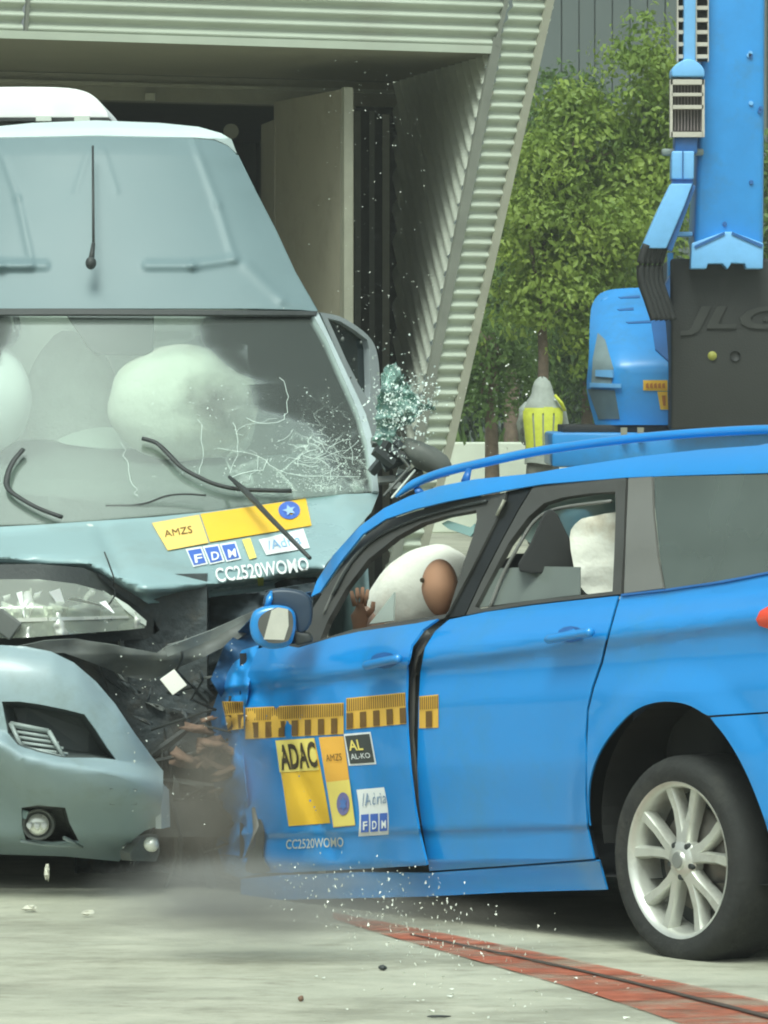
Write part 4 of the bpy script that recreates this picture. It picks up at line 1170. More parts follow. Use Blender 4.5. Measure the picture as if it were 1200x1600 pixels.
for k in range(6):
    x, y = rnd.uniform(280, 380), rnd.uniform(1000, 1300)
    MB().tube([P(x + rnd.gauss(0, 6) * i, y + i * 14 + rnd.gauss(0, 7), 17.0 + .02 * i) for i in range(7)], .005, 6).done('torn_cable', m_plast, van, True)
MB().box((-1.1, 18.6, .42), (1.5, 2.2, .3)).done('front_subframe', m_junk, van)
MB().box((-1.12, 19.9, .24), (1.86, 5.6, .12)).done('underbody', m_plast, van)
MB().box((-1.15, 17.7, .75), (1.1, .7, .6)).done('engine_block', m_junk, van)
for sx in (-1.85, -.42):
    wmb = MB().lathe([(.2, 0), (.33, -.01), (.36, .03), (.36, .2), (.33, .23), (.2, .22), (.2, 0)], (sx, 18.2, .36), (1, 0, 0), 30)
    q = wmb.done('wheel', m_blk, van, auto=40)
# wing mirror of the van, folded down against the blue roof
vm = blob('van_mirror', P(668, 716, 18.0), (.085, .06, .05), mat('mirror_grey', (.11, .12, .105), rough=.55, dirt=(.16, .165, .14), dscale=9), van, 24, .15, shape=lambda q, d: q + Vector((0, 0, -.45 * q.x)), squ=.8)
for k in range(14):
    x, y = rnd.uniform(588, 650), rnd.uniform(690, 770); L_ = rnd.uniform(.03, .1); an_ = rnd.uniform(-1.2, 1.2)
    ax = Vector((math.cos(an_), .2, math.sin(an_))).normalized(); bx_ = ax.orthogonal().normalized()
    MB().box(P(x, y, 17.9 + rnd.uniform(0, .3)), (L_, .03, rnd.uniform(.008, .03)), (ax, bx_, ax.cross(bx_))).done('door_wreck_fragment', rnd.choice([m_plast, m_junk, m_plastg]), van)
MB().tube([P(605, 690, 18.0), P(640, 730, 17.9), P(600, 775, 17.8)], .006, 6).done('bent_rod', m_plastg, van, True)
MB().tube([P(648, 735, 17.8), P(612, 778, 17.6)], .004, 6).done('bent_rod', m_trimv, van, True)

# ================================================================ BLUE ESTATE CAR
AH = R(54)
E = Vector((-math.cos(AH), math.sin(AH), 0)); N = Vector((-math.sin(AH), -math.cos(AH), 0)); UP = Vector((0, 0, 1))
WY = FPX / 532.; W0 = Vector(((1059 - 600) / FPX * WY, WY, 0))
def Lc(u, v, z): return W0 + E * u + N * v + UP * z
PK = .085
PROF = [(.05, -.09), (.2, -.05), (.27, -.03), (.30, -.012), (.382, -.004), (.402, .008), (.6, .030), (.78, .026), (.88, .010), (.93, .012)]
def S_car(u, zb):
    cr = .962 - .03 * u
    if zb < cr - .025: s_ = interp(PROF, min(zb, .93))
    elif zb < cr: s_ = interp([(cr - .025, .012), (cr, .032)], zb)
    else: s_ = interp([(cr, .032), (cr + .03, .028), (1.065, -.05), (1.2, -.095), (1.44, -.20), (1.5, -.255), (1.56, -.36)], zb)
    r = math.hypot(u + .0, zb - .36)
    if r < .52 and zb < .9: s_ += .018 * smooth(.52, .40, r)
    if u < -.35: s_ -= .18 * (u + .35) ** 2                                # rear corner rounds off
    if u > 1.9 and zb < 1.1: s_ -= .02 * (u - 1.9)
    return s_
def G_car(p, px, py):
    q = p - W0; u = q.dot(E)
    return S_car(u, p.z + PK * u) - q.dot(N)
def Go(off): return lambda p, x, y: G_car(p, x, y) + off
m_car = mat('car_blue', (.024, .235, .62), rough=.3, var=.05, scale=1.5, coat=.8, dirt=(.034, .225, .50), dscale=2.5)
m_frame = mat('window_frame_grey', (.062, .062, .056), rough=.5, var=.1)
m_pill = mat('pillar_panel_grey', (.16, .16, .145), rough=.4, var=.04)
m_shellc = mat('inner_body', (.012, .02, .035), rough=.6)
m_int = mat('car_interior', (.022, .023, .022), rough=.85, var=.2)
m_tyre = mat('tyre_rubber', (.024, .025, .023), rough=.85, var=.2, scale=20, bump=.2, dirt=(.05, .05, .042), dscale=7)
m_alloy = mat('alloy_silver', (.60, .61, .55), rough=.32, metal=.55, var=.06, scale=10, dirt=(.42, .42, .37), dscale=9)
car = thing('estate_car', 'bright blue estate car with its nose crushed under the van', 'car', Lc(1.2, -.8, 0))
ARCH = [(946, 1390), (931, 1340), (921, 1290), (919, 1245), (924, 1208), (938, 1172), (962, 1138), (990, 1111), (1022, 1098), (1056, 1097), (1085, 1106), (1112, 1126), (1138, 1158), (1164, 1204), (1188, 1262), (1205, 1315), (1214, 1350)]
archc = cat(ARCH, 4, False)
ai = lambda y_, side: None
# rear door
rd_o = [(702, 968), (760, 956), (830, 946), (900, 938), (966, 931), (960, 950), (949, 990), (938, 1035), (924, 1075), (917, 1108), (914, 1150), (915, 1190), (914, 1240), (917, 1292), (928, 1342), (800, 1352), (671, 1361), (668, 1340), (661, 1300), (655, 1260), (652, 1200), (653, 1150), (654, 1100), (657, 1050), (664, 1012), (680, 986)]
rd = panel('rear_door', rd_o, G_car, 15.6, m_car, car, step=9, thick=.006)
# front door, bowed and displaced: rear edge stands proud, front end crushed inwards
def G_fd(p, px, py):
    k = smooth(640, 560, px); c = smooth(470, 380, px)
    n_ = noise.noise(Vector((px * .014, py * .012, 9.1)))
    n2 = noise.noise(Vector((px * .03, py * .02, 3.3)))
    dv = .035 * (1 - k) - .05 * c + n_ * .035 * c + .010 * n_ + .007 * n2 * smooth(600, 450, px) - .012 * math.exp(-(seg_dist(px, py, (400, 1060), (520, 1330)) / 9.) ** 2)
    q = p - W0; u = q.dot(E)
    return S_car(u, p.z + PK * u) + dv - q.dot(N)
fd_o = [(466, 1012), (520, 996), (560, 987), (600, 981), (650, 974), (684, 967), (660, 984), (643, 1008), (636, 1040), (634, 1100), (636, 1150), (640, 1200), (647, 1258), (655, 1303), (664, 1340), (667, 1352), (560, 1358), (440, 1364), (402, 1364), (388, 1300), (378, 1230), (372, 1160), (378, 1100), (388, 1050), (402, 1014), (430, 1006)]
fd = panel('front_door', fd_o, G_fd, 16.3, m_car, car, step=8, thick=.008)
panel('rear_quarter', [(970, 931), (1030, 923), (1100, 912), (1160, 901), (1200, 893), (1265, 877), (1330, 858), (1330, 1092), (1265, 1103), (1200, 1112), (1106, 1118)] + [p for p in archc if p[1] < 1300 and p[0] < 1104][::-1] + [(918, 1260), (917, 1190), (918, 1150), (920, 1110), (928, 1076), (942, 1036), (953, 990), (964, 950)], G_car, 15.0, m_car, car, step=9, thick=.006)
panel('rear_bumper', [(1110, 1121), (1200, 1115), (1265, 1106), (1330, 1096), (1330, 1400), (1222, 1390)] + [p for p in archc if p[0] > 1112][::-1], Go(-.002), 14.7, m_car, car, step=9, thick=.006)
panel('sill', [(376, 1374), (440, 1368), (560, 1363), (672, 1364), (800, 1355), (936, 1345), (948, 1390), (800, 1394), (660, 1401), (440, 1406), (376, 1408)], Go(.0), 16, m_car, car, step=12, thick=.006)
panel('inner_body_side', [(520, 1010), (690, 975), (968, 936), (1330, 865), (1330, 1390), (1222, 1385)] + archc[::-1] + [(800, 1390), (560, 1398), (510, 1398), (505, 1200)], Go(-.05), 15.6, m_shellc, car, step=25, thick=.01)  # near-black backing: the shade in the panel gaps is put into its colour
panel('b_pillar', [(655, 976), (712, 962), (700, 990), (676, 1020), (670, 1100), (668, 1200), (675, 1362), (640, 1362), (625, 1200), (622, 1050), (630, 1000)], Go(-.035), 15.9, m_plast, car, step=20, thick=.01)
panel('door_seal', [(667, 985), (672, 990), (655, 1020), (646, 1060), (644, 1150), (652, 1240), (660, 1290), (656, 1290), (648, 1240), (640, 1150), (641, 1060), (650, 1015)], Go(-.02), 15.9, mat('seal_pale', (.16, .155, .14), rough=.6), car, step=25, thick=.008)
# side strip of the roof with A pillar
lowE = [(500, 925), (530, 880), (566, 835), (602, 811), (650, 795), (700, 783), (790, 766), (850, 756), (980, 746), (1060, 743), (1200, 739), (1330, 740)]
upE = [(1330, 700), (1265, 694), (1200, 695), (1100, 702), (1000, 713), (900, 728), (830, 740), (740, 749), (685, 760), (640, 775), (600, 794), (560, 824), (520, 868), (495, 908), (486, 932)]
def G_roofside(p, px, py):
    q = p - W0; u = q.dot(E); zb = p.z + PK * u
    # height of the lower edge falls towards the windscreen: keep the strip on a smooth barrel
    yl = interp(lowE, px); k = (yl - py) / 40.
    base = interp([(-1, -.215), (0, -.215), (1.0, -.205), (1.5, -.16), (1.9, -.10), (2.4, -.02)], u)
    return base - .035 * k - .045 * max(0, k) ** 2 - q.dot(N)
panel('roof_side', lowE + upE, G_roofside, 15.9, m_car, car, step=6, thick=.006)
# roof skin across to the far side
rv, rf = [], []
ue = [p for p in upE if p[0] >= 640]
fine = cat(ue, 4, False)
for x, y in fine:
    b0 = P(x, y, hit(x, y, G_roofside, 15.9))
    for j in range(9):
        t = j / 8; rv.append(b0 - N * (t * 1.22) + UP * (.028 * 4 * t * (1 - t) - .004 - .002))
for i in range(len(fine) - 1):
    for j in range(8):
        a = i * 9 + j; rf.append((a, a + 9, a + 10, a + 1))
build('roof', rv, rf, m_car, car, True)
# roof rail
def rail(pts, off=.07):
    r3 = [P(x, y, hit(x, max(y, 640), G_roofside, 15.9) + off) for x, y in cat(pts, 4, False)]
    return r3
rl = MB(); rpts = rail([(618, 777), (640, 760), (665, 748), (700, 736), (760, 722), (830, 707), (900, 696), (1000, 684), (1100, 676), (1200, 671), (1330, 669)])
rl.tube(rpts, [.004, .007, .010, .013, .015] + [.0165] * (len(rpts) - 5), 10, .9)
ra = rl.done('roof_rail', m_car, car, True)
for (x, y, x2, y2) in ((733, 733, 727, 752), (650, 760, 656, 770)):
    MB().tube([P(x, y, hit(x, 745, G_roofside, 15.9) + .07), P(x2, y2, hit(x2, 750, G_roofside, 15.9) + .05)], [.010, .016], 8, .7).done('rail_foot', mat('car_blue_deep', (.02, .13, .42), rough=.4), ra, True)
fr2 = [p - N * 1.05 + UP * .02 for p in rpts]
MB().tube(fr2, .0135, 8).done('roof_rail', m_car, car, True)
# window frames
fwo = [(503, 928), (533, 884), (568, 839), (604, 814), (652, 798), (702, 786), (791, 769), (786, 790), (765, 832), (735, 892), (706, 946), (694, 966), (650, 974), (600, 981), (520, 996), (466, 1010), (470, 990), (486, 955)]
fwh = [(744, 797), (745, 812), (738, 840), (727, 872), (712, 920), (700, 959), (650, 967), (605, 974), (550, 984), (500, 999), (512, 970), (540, 920), (575, 874), (620, 838), (660, 817), (700, 805)]
panel('front_window_frame', fwo, Go(-.004), 16.2, m_frame, car, holes=[fwh], step=15, thick=.02)
MB().tube([P(x, y, hit(x, y, Go(.003), 16.3)) for x, y in cat([(520, 930), (548, 880), (585, 842), (640, 815), (700, 796), (760, 783)], 4, False)], .006, 6).done('window_gasket', m_plast, car, True)
MB().tube([P(x, y, hit(x, y, Go(.003), 16.3)) for x, y in cat([(505, 960), (530, 905), (562, 860), (600, 833), (640, 815)], 4, False)], .004, 6).done('window_gasket', m_pill, car, True)
panel('b_pillar_cover', [(791, 768), (832, 760), (810, 795), (780, 850), (752, 905), (726, 961), (696, 966), (708, 946), (737, 892), (767, 832)], Go(-.012), 16, mat('gloss_black', (.010, .011, .010), rough=.3, var=.1), car, step=15, thick=.02)
MB().tube([P(x, y, hit(x, y, Go(.0), 16)) for x, y in ((788, 781), (776, 806))], .006, 6).done('striker', m_gframe, car, True)
rwo = [(834, 759), (850, 756), (978, 747), (976, 790), (974, 860), (970, 928), (900, 936), (830, 944), (760, 955), (728, 961), (754, 905), (782, 850), (812, 795)]
rwh = [(850, 786), (880, 777), (920, 771), (961, 768), (962, 800), (960, 860), (957, 924), (905, 930), (830, 938), (752, 951), (742, 948), (765, 905), (795, 848), (825, 808)]
panel('rear_window_frame', rwo, Go(-.004), 15.7, m_frame, car, holes=[rwh], step=15, thick=.02)
MB().tube([P(x, y, hit(x, y, Go(-.01), 15.8)) for x, y in cat([(765, 950), (785, 900), (812, 850), (835, 815), (870, 795), (955, 783)], 4, False)], .006, 6).done('window_gasket', m_pill, car, True)
panel('rear_window_glass', [(744, 950), (762, 905), (775, 888), (850, 885), (906, 886), (906, 929), (830, 938)], Go(-.02), 15.8, glass_mat('lowered_glass', (.62, .68, .64), (.28, .32, .29), .5), car, step=25, thick=.004)
panel('c_pillar', [(982, 747), (1018, 745), (1020, 800), (1027, 870), (1036, 919), (975, 927), (978, 840)], Go(.002), 15.3, m_pill, car, step=15, thick=.01)
qg = panel('quarter_glass', [(1022, 745), (1200, 741), (1330, 742), (1330, 860), (1265, 879), (1200, 893), (1130, 907), (1040, 920), (1031, 870), (1024, 800)], Go(.0), 15, glass_mat('tinted_glass', (.42, .48, .44), (.20, .24, .215), .45), car, step=20, thick=.005)
panel('belt_trim', [(970, 928), (1040, 920), (1130, 907), (1200, 893), (1330, 858), (1330, 863), (1200, 896), (1130, 910), (1040, 923), (970, 931)], Go(.008), 15, m_liftd, car, step=20, thick=.008)
# handles
def handle(cx, cy, w_, parent, G, d0, sl):
    a = [(cx - w_, cy + sl * w_ + 4), (cx - w_ * .3, cy + sl * .3 * w_ + 2), (cx + w_ * .5, cy - sl * .5 * w_ - 0), (cx + w_, cy - sl * w_ - 1)]
    g = lambda off: [P(x, y, hit(x, y, G, d0) - off) for x, y in cat(a, 4, False)]
    h_ = MB().tube(g(.055), [.008] + [.016] * (len(g(.055)) - 2) + [.012], 10, .9).done('handle', m_car, parent, True)
    cup = [(cx + 24 * math.cos(t * .524) * .9 + 3, cy - 1 - 13 * math.sin(t * .524)) for t in range(12)]
    build('handle_cup', [P(x, y, hit(x, y, G, d0) - .006) for x, y in cup], [tuple(range(12))], m_liftd, h_)
    return h_
handle(889, 992, 36, rd, G_car, 15.4, .1)
handle(597, 1033, 28, fd, G_fd, 16.3, .12)
# tail lamp tip
panel('tail_lamp', [(1181, 968), (1187, 955), (1205, 944), (1260, 938), (1330, 935), (1330, 980), (1240, 985), (1200, 982), (1186, 978)], Go(.012), 14.7, mat('red_lens', (.75, .07, .03), rough=.2, coat=.6), car, step=15, thick=.02)
# rear end, far side, floor: so that the car is whole from another position
rc = [Lc(-.55, -.01, z) for z in (.25, .6, 1.0, 1.15)] 
rear = MB()
for z0, z1, w0, w1, ub in ((.28, .62, -.02, -.02, -.92), (.62, 1.12, -.02, -.03, -.95), (1.12, 1.5, -.03, -.3, -.85)):
    rear.add([Lc(-.6, w0, z0), Lc(-.6, -1.72 - w0, z0), Lc(ub + .12, w0 - .12, z0), Lc(ub + .12, -1.6 - w0, z0), Lc(-.6, w1, z1), Lc(-.6, -1.72 - w1, z1), Lc(ub + .12, w1 - .12, z1), Lc(ub + .12, -1.6 - w1, z1)],
             [(0, 2, 6, 4), (2, 3, 7, 6), (3, 1, 5, 7)])
rear.add([Lc(-.6, -.3, 1.5), Lc(-.6, -1.42, 1.5), Lc(-.73, -.42, 1.5), Lc(-.73, -1.3, 1.5)], [(0, 2, 3, 1)])
rear.done('tailgate', m_car, car, auto=30)
far = MB()
far.add([Lc(u, -1.76, z) for u in (-.6, 2.5) for z in (.2, .98)], [(0, 1, 3, 2)])
for u0, u1 in ((-.6, -.1), (.3, .45), (1.15, 1.3)):
    far.add([Lc(u0, -1.75, .97), Lc(u1, -1.75, .97), Lc(u1 + .0, -1.5, 1.42 - PK * u1), Lc(u0, -1.5, 1.42 - PK * u0)], [(0, 1, 2, 3)])
far.add([Lc(2.3, -1.75, .8), Lc(2.15, -1.75, .85), Lc(1.5, -1.5, 1.3), Lc(1.6, -1.5, 1.28)], [(0, 1, 2, 3)])
far.done('far_side', m_shellc, car)
MB().add([Lc(-.6, -.05, .25), Lc(2.5, -.05, .12), Lc(2.5, -1.72, .12), Lc(-.6, -1.72, .25)], [(0, 1, 2, 3)]).done('floor_pan', m_int, car)
MB().add([Lc(2.35, -.05, .12), Lc(2.35, -1.72, .12), Lc(2.35, -1.72, .80), Lc(2.35, -.05, .80)], [(0, 1, 2, 3)]).done('bulkhead', m_int, car)
MB().box(Lc(2.12, -.9, .72), (.4, 1.55, .22), (E, N, UP), bevel=.05).done('dashboard', m_int, car)
MB().box(Lc(.9, -.88, 1.36), (1.6, 1.1, .03), (Vector((E.x, E.y, -.085)), N, UP)).done('headliner', m_int, car)
# crumpled front wing of the car
def G_wing(p, px, py):
    q = p - W0; u = q.dot(E)
    k = max(0, (392 - px) / 55.)
    w_ = px + .25 * (py - 1150) + 14 * noise.noise(Vector((px * .02, py * .02, 1)))
    fold = abs((w_ / 17.) % 2 - 1) - .5
    h2 = abs((py / 61. + .3 * noise.noise(Vector((px * .03, py * .01, 4)))) % 2 - 1) - .5
    return S_car(min(u, 2.35), p.z + PK * u) - .045 - .10 * k * k + .05 * fold * min(1, k * 1.5) + .03 * h2 + .02 * noise.noise(Vector((px * .06, py * .05, 2))) - q.dot(N)
panel('crushed_wing', [(404, 1008), (392, 1050), (384, 1100), (378, 1160), (384, 1230), (394, 1300), (408, 1366), (372, 1372), (350, 1362), (338, 1320), (346, 1270), (334, 1225), (340, 1170), (328, 1120), (340, 1085), (356, 1050), (378, 1016)], G_wing, 16.9, m_car, car, step=4, thick=.003)
panel('crushed_bonnet', [(410, 1000), (470, 1006), (490, 960), (486, 925), (440, 935), (400, 960), (350, 1010), (330, 1060), (345, 1090), (375, 1040)], lambda p, x, y: p.y - (17.1 + .2 * noise.noise(Vector((x * .025, y * .025, 3)))), 17.1, mat('crushed_blue', (.02, .07, .16), rough=.5, var=.3, scale=8), car, step=6, thick=.004)
MB().tube([P(396, 1262, 16.75), P(400, 1290, 16.7), P(394, 1320, 16.7), P(384, 1340, 16.75)], [.006, .011, .012, .005], 8, .5).done('torn_edge', m_pill, car, True)
panel('torn_hole', cat([(402, 1280), (412, 1300), (410, 1340), (420, 1362), (385, 1362), (388, 1335)], 3), lambda p, x, y: G_fd(p, x, y) + .012, 16.8, m_junk, car, step=15, thick=.004)
# door mirror
mc = P(428, 975, 16.35)
mir = prism('door_mirror', cat([(392, 965), (400, 953), (425, 946), (452, 950), (462, 965), (460, 992), (450, 1010), (420, 1014), (398, 1004), (390, 985)], 3), 16.36, .10, m_car, car, .02, 3)
prism('mirror_glass', cat([(408, 962), (430, 950), (452, 954), (458, 970), (455, 992), (446, 1003), (420, 1004), (408, 990), (403, 976)], 3), 16.335, .03, mat('mirror_frame', (.10, .10, .09), rough=.4), mir)
prism('mirror_reflection', [(424, 954), (434, 949), (450, 952), (451, 978), (444, 1000), (412, 999)], 16.333, .01, mat('mirror_silver', (.75, .74, .66), rough=.35, metal=.7), mir)
prism('mirror_cap', cat([(412, 950), (416, 926), (440, 920), (472, 925), (487, 940), (486, 975), (466, 992), (460, 962), (440, 948)], 3), 16.42, .08, mat('mirror_cap_dark', (.03, .05, .08), rough=.4), mir, .015)
MB().tube([P(418, 948, 16.4), P(421, 935, 16.4), P(424, 924, 16.42)], [.012, .012, .004], 8).done('mirror_arm', m_car, mir, True)
prism('mirror_foot', [(455, 985), (485, 990), (490, 1003), (462, 1010)], 16.42, .08, m_plast, mir, .01)
# rear wheel
wc_ = Lc(0, 0, .289)
wheel = MB().lathe([(.225, .0), (.236, .004), (.262, .012), (.288, .006), (.301, -.012), (.307, -.03), (.307, -.18), (.298, -.205), (.26, -.21), (.22, -.20), (.22, -.01), (.225, 0)], wc_, N, 72).done('wheel', m_tyre, car, auto=50)
wheel.name = 'tyre'
rim = MB()
rim.lathe([(.2, -.16), (.212, -.02), (.222, .0), (.231, .004), (.233, -.004), (.226, -.02), (.215, -.2)], wc_, N, 72)
rim_o = rim.done('rim', m_alloy, wheel, auto=45)
e1 = E.copy(); e2 = UP.copy()
def wpt(r, a, h): return wc_ + (e1 * math.cos(a) + e2 * math.sin(a)) * r + N * h
for k in range(5):
    for s_ in (-1, 1):
        a0 = 2 * math.pi * k / 5 + .31 + s_ * .10; a1 = 2 * math.pi * k / 5 + .31 + s_ * .275
        sp_ = MB(); prof = [(.045, a0, .020, -.012, .024), (.09, a0 + (a1 - a0) * .35, .024, -.018, .019), (.15, a0 + (a1 - a0) * .75, .028, -.022, .0175), (.216, a1, .034, -.014, .022)]
        v, f = [], []
        for r_, a, dp, h_, w_ in prof:
            da = w_ / r_
            v += [wpt(r_, a - da, h_ - .012), wpt(r_, a - da * .6, h_ + .002), wpt(r_, a + da * .6, h_ + .002), wpt(r_, a + da, h_ - .012), wpt(r_, a + da * .8, h_ - .04), wpt(r_, a - da * .8, h_ - .04)]
        for i in range(3):
            for j in range(6): f.append((i * 6 + j, i * 6 + (j + 1) % 6, i * 6 + 6 + (j + 1) % 6, i * 6 + 6 + j))
        sp_.add(v, f); sp_.done('spoke', m_alloy, wheel, auto=40)
MB().lathe([(0, .002), (.026, .002), (.03, -.004), (.05, -.008), (.062, -.02), (.06, -.05)], wc_, N, 32).done('hub', m_alloy, wheel, auto=35)
MB().lathe([(0, .006), (.022, .005), (.026, .0)], wc_, N, 24).done('hub_cap', mat('cap_grey', (.25, .26, .24), rough=.4, metal=.3), wheel, auto=35)
for k in range(5):
    a = 2 * math.pi * k / 5 + .31 + math.pi / 5
    MB().lathe([(0, -.006), (.008, -.006), (.012, -.02)], wpt(.05, a, 0), N, 10).done('wheel_bolt', m_plast, wheel)
MB().lathe([(0, -.07), (.15, -.07), (.152, -.09)], wc_, N, 40).done('brake_disc', mat('brake_steel', (.16, .15, .13), rough=.5, metal=.5), wheel, True)
MB().lathe([(0, -.10), (.22, -.10)], wc_, N, 40).done('wheel_back', m_plast, wheel)
# arch liner
lv, lf = [], []
for i in range(25):
    a = math.pi * (i / 24) * 1.16 - .25
    for h_ in (-.02, -.34):
        q = P(*[interp([(0, 0), (1, 1)], 0)] * 2, 1) if False else None
        lv.append(Lc(.0, 0, .40) + E * math.cos(a) * .385 + UP * math.sin(a) * .36 + N * h_)
for i in range(24): lf.append((2 * i, 2 * i + 1, 2 * i + 3, 2 * i + 2))
lv2 = [lv[2 * i + 1] for i in range(25)]; k0 = len(lv); lf.append(tuple(2 * i + 1 for i in range(25)))
build('arch_liner', lv, lf, mat('liner_black', (.012, .013, .012), rough=.9), car)
c2 = Lc(0, -1.72, .308)
MB().lathe([(.2, .0), (.288, .006), (.307, .03), (.307, .18), (.26, .21), (.2, .2), (.2, 0)], c2 + N * 0, N, 36).done('tyre', m_tyre, car, auto=50)
for vv in (-.2, -1.7):
    MB().lathe([(.0, .0), (.2, .0), (.288, .006), (.307, .03), (.307, .18), (.26, .21), (.0, .2)], Lc(2.60, vv - .25, .3), N, 36).done('tyre', m_tyre, car, auto=50)
# measuring tape along the doors
m_tape = mat('tape_yellow', (.66, .40, .06), rough=.5, var=.08, scale=10)
def tape(q, G, d0, parent, nblk, start=0, ticks=True):
    tp = decal('measuring_tape', q, G, d0, m_tape, parent, .004, 8)
    mb = MB()
    def cell(s0, s1, t0, t1):
        pts = [quad_uv(q, s, t) for s, t in ((s0, t0), (s1, t0), (s1, t1), (s0, t1))]
        mb.add([P(x, y, hit(x, y, G, d0) - .009) for x, y in pts], [(0, 3, 2, 1)])
    for k in range(nblk):
        if (k + start) % 2: cell(k / nblk + .004, (k + 1) / nblk, .48, .97)
    n = nblk * 3
    for k in range(n): cell((k + .2) / n, (k + .62) / n, .03, .42)
    mb.done('tape_print', m_prbr, tp)
tape([(383, 1106), (537, 1098), (537, 1147), (383, 1155)], G_fd, 16.3, fd, 15, 0)
tape([(541, 1091), (633, 1082), (635, 1131), (541, 1140)], G_fd, 16.2, fd, 9, 1)
tape([(655, 1088), (685, 1085), (685, 1137), (655, 1138)], G_car, 15.8, rd, 3, 0)
tape([(347, 1096), (380, 1096), (381, 1138), (356, 1142)], lambda p, x, y: G_wing(p, x, y) + .02, 16.9, car, 3, 1)
# stickers on the front door
D0 = dict(G=G_fd, d0=16.2)
s1 = decal('sticker', [(430, 1157), (491, 1153), (516, 1286), (451, 1291)], parent=fd, m=m_sty, off=.004, bend=1, label='tall yellow sticker with black capital letters', **D0)
decal('sticker_head', [(430.5, 1157.5), (490.5, 1153.5), (498, 1203), (437, 1207)], parent=s1, m=m_stp, off=.008, **D0)
lettering('ADAC', [(434, 1164), (491, 1158), (497, 1199), (440, 1204)], parent=s1, m=m_prb, off=.013, bold=.03, **D0)
s2 = decal('sticker', [(498, 1152), (537, 1150), (555, 1290), (521, 1293)], parent=fd, m=m_sto, off=.004, **D0)
lettering('AMZS', [(508, 1179), (533, 1177), (534, 1188), (510, 1190)], parent=s2, m=m_prbr, off=.010, bold=.0, **D0)
decal('sticker_field', [(510, 1222), (546, 1218), (555, 1289), (521.5, 1292)], parent=s2, m=m_stp, off=.008, **D0)
v = []
for k in range(20):
    t = 2 * math.pi * k / 20; x, y = 536 + 10 * math.cos(t), 1256 + 18 * math.sin(t); v.append(P(x, y, hit(x, y, G_fd, 16.2) - .012))
build('emblem', v, [tuple(range(20))], mat('emblem_violet', (.18, .17, .36)), s2)
v = []
for k in range(12):
    t = 2 * math.pi * k / 12; r_ = 1 if k % 2 else .5; x, y = 536 + 7 * r_ * math.cos(t), 1256 + 13 * r_ * math.sin(t); v.append(P(x, y, hit(x, y, G_fd, 16.2) - .016))
build('emblem_star', v, [tuple(range(12))], mat('emblem_blue', (.10, .2, .5)), s2)
s3 = decal('sticker', [(537, 1147), (579, 1143.5), (588, 1194), (545, 1196.5)], parent=fd, m=m_white_prt, off=.004, **D0)
decal('sticker_field', [(539, 1150), (577, 1146.5), (585, 1191), (547, 1193.5)], parent=s3, m=mat('sticker_charcoal', (.055, .06, .055)), off=.008, **D0)
lettering('AL', [(543, 1157), (564, 1155), (568, 1172), (546, 1173)], parent=s3, m=m_stp, off=.012, bold=.02, **D0)
lettering('AL-KO', [(547, 1178), (577, 1176), (579, 1184), (549, 1187)], parent=s3, m=m_white_prt, off=.012, bold=.0, **D0)
s4 = decal('sticker', [(557, 1234), (600, 1230), (607, 1304), (560, 1307)], parent=fd, m=m_white_prt, off=.004, bend=3, **D0)
lettering('/Adria', [(565, 1240), (600, 1237), (603, 1255), (566, 1260)], parent=s4, m=mat('print_slate', (.22, .3, .42)), off=.009, bold=.0, bend=2, **D0)
for k in range(3):
    x = 564 + 14.5 * k
    f_ = decal('sticker_field', [(x, 1273 - k), (x + 12, 1272 - k), (x + 12, 1300 - k), (x, 1301 - k)], parent=s4, m=m_stb, off=.009, n=3, **D0)
    lettering('FDM'[k], [(x + 3, 1284 - k), (x + 10, 1283 - k), (x + 10, 1296 - k), (x + 3, 1297 - k)], parent=f_, m=m_white_prt, off=.013, bold=.02, **D0)
lettering('CC2520WOMO', [(447, 1312), (536, 1308), (537, 1323), (447, 1327)], parent=fd, m=mat('print_grey', (.45, .47, .42)), off=.006, bold=.01, **D0)
# interior: seats and airbags of the car
MB().box(Lc(1.28, -.50, .80), (.2, .36, .7), (E, N, UP), bevel=.08).done('front_seat', m_int, car, auto=50)
MB().box(Lc(1.25, -1.25, .82), (.22, .5, .75), (E, N, UP), bevel=.08).done('front_seat', m_int, car, auto=50)
MB().box(Lc(.2, -.85, .75), (.3, 1.3, .55), (E, N, UP), bevel=.08).done('rear_seat', m_int, car, auto=50)
prism('headrest', cat([(812, 893), (830, 850), (852, 802), (868, 800), (884, 830), (899, 862), (899, 884), (890, 893)], 3), 15.74, .1, m_int, car, .03)
blob('airbag', P(655, 928, 16.85), (.165, .14, .165), m_bag, car, 48, .06, 2.4, shape=lambda q, d: q + Vector((.10 * q.z / .165 * .6, 0, 0)), label='cream inflated steering wheel airbag in the blue car')
panel('curtain_airbag', cat([(890, 840), (903, 815), (930, 806), (975, 804), (990, 860), (976, 935), (925, 932), (902, 905)], 3), lambda p, x, y: p.y - (15.68 + .015 * noise.noise(Vector((x * .012, y * .03, 1))) + .0002 * max(0, 910 - x) ** 2 * .3), 15.7, m_bag, car, step=15, thick=.06)
panel('far_window', cat([(820, 820), (850, 792), (900, 776), (970, 772), (972, 850), (830, 850)], 2), lambda p, x, y: p.y - 15.95, 16, glass_mat('far_glass', (.8, .95, .9), (.65, .82, .76), .6), car, step=25, thick=.004)
panel('window_remnant', [(590 + 100, 818), (700, 813), (735, 824), (742, 818), (740, 832), (735, 838), (700, 826)], Go(-.03), 16.1, glass_mat('shard_glass', (.7, .9, .85), (.4, .62, .58), .5), car, step=20, thick=.006)
panel('quarter_triangle', [(577, 975), (616, 925), (614, 970)], Go(-.03), 16.3, glass_mat('small_glass', (.75, .85, .8), (.5, .56, .5), .6), car, step=20, thick=.006)

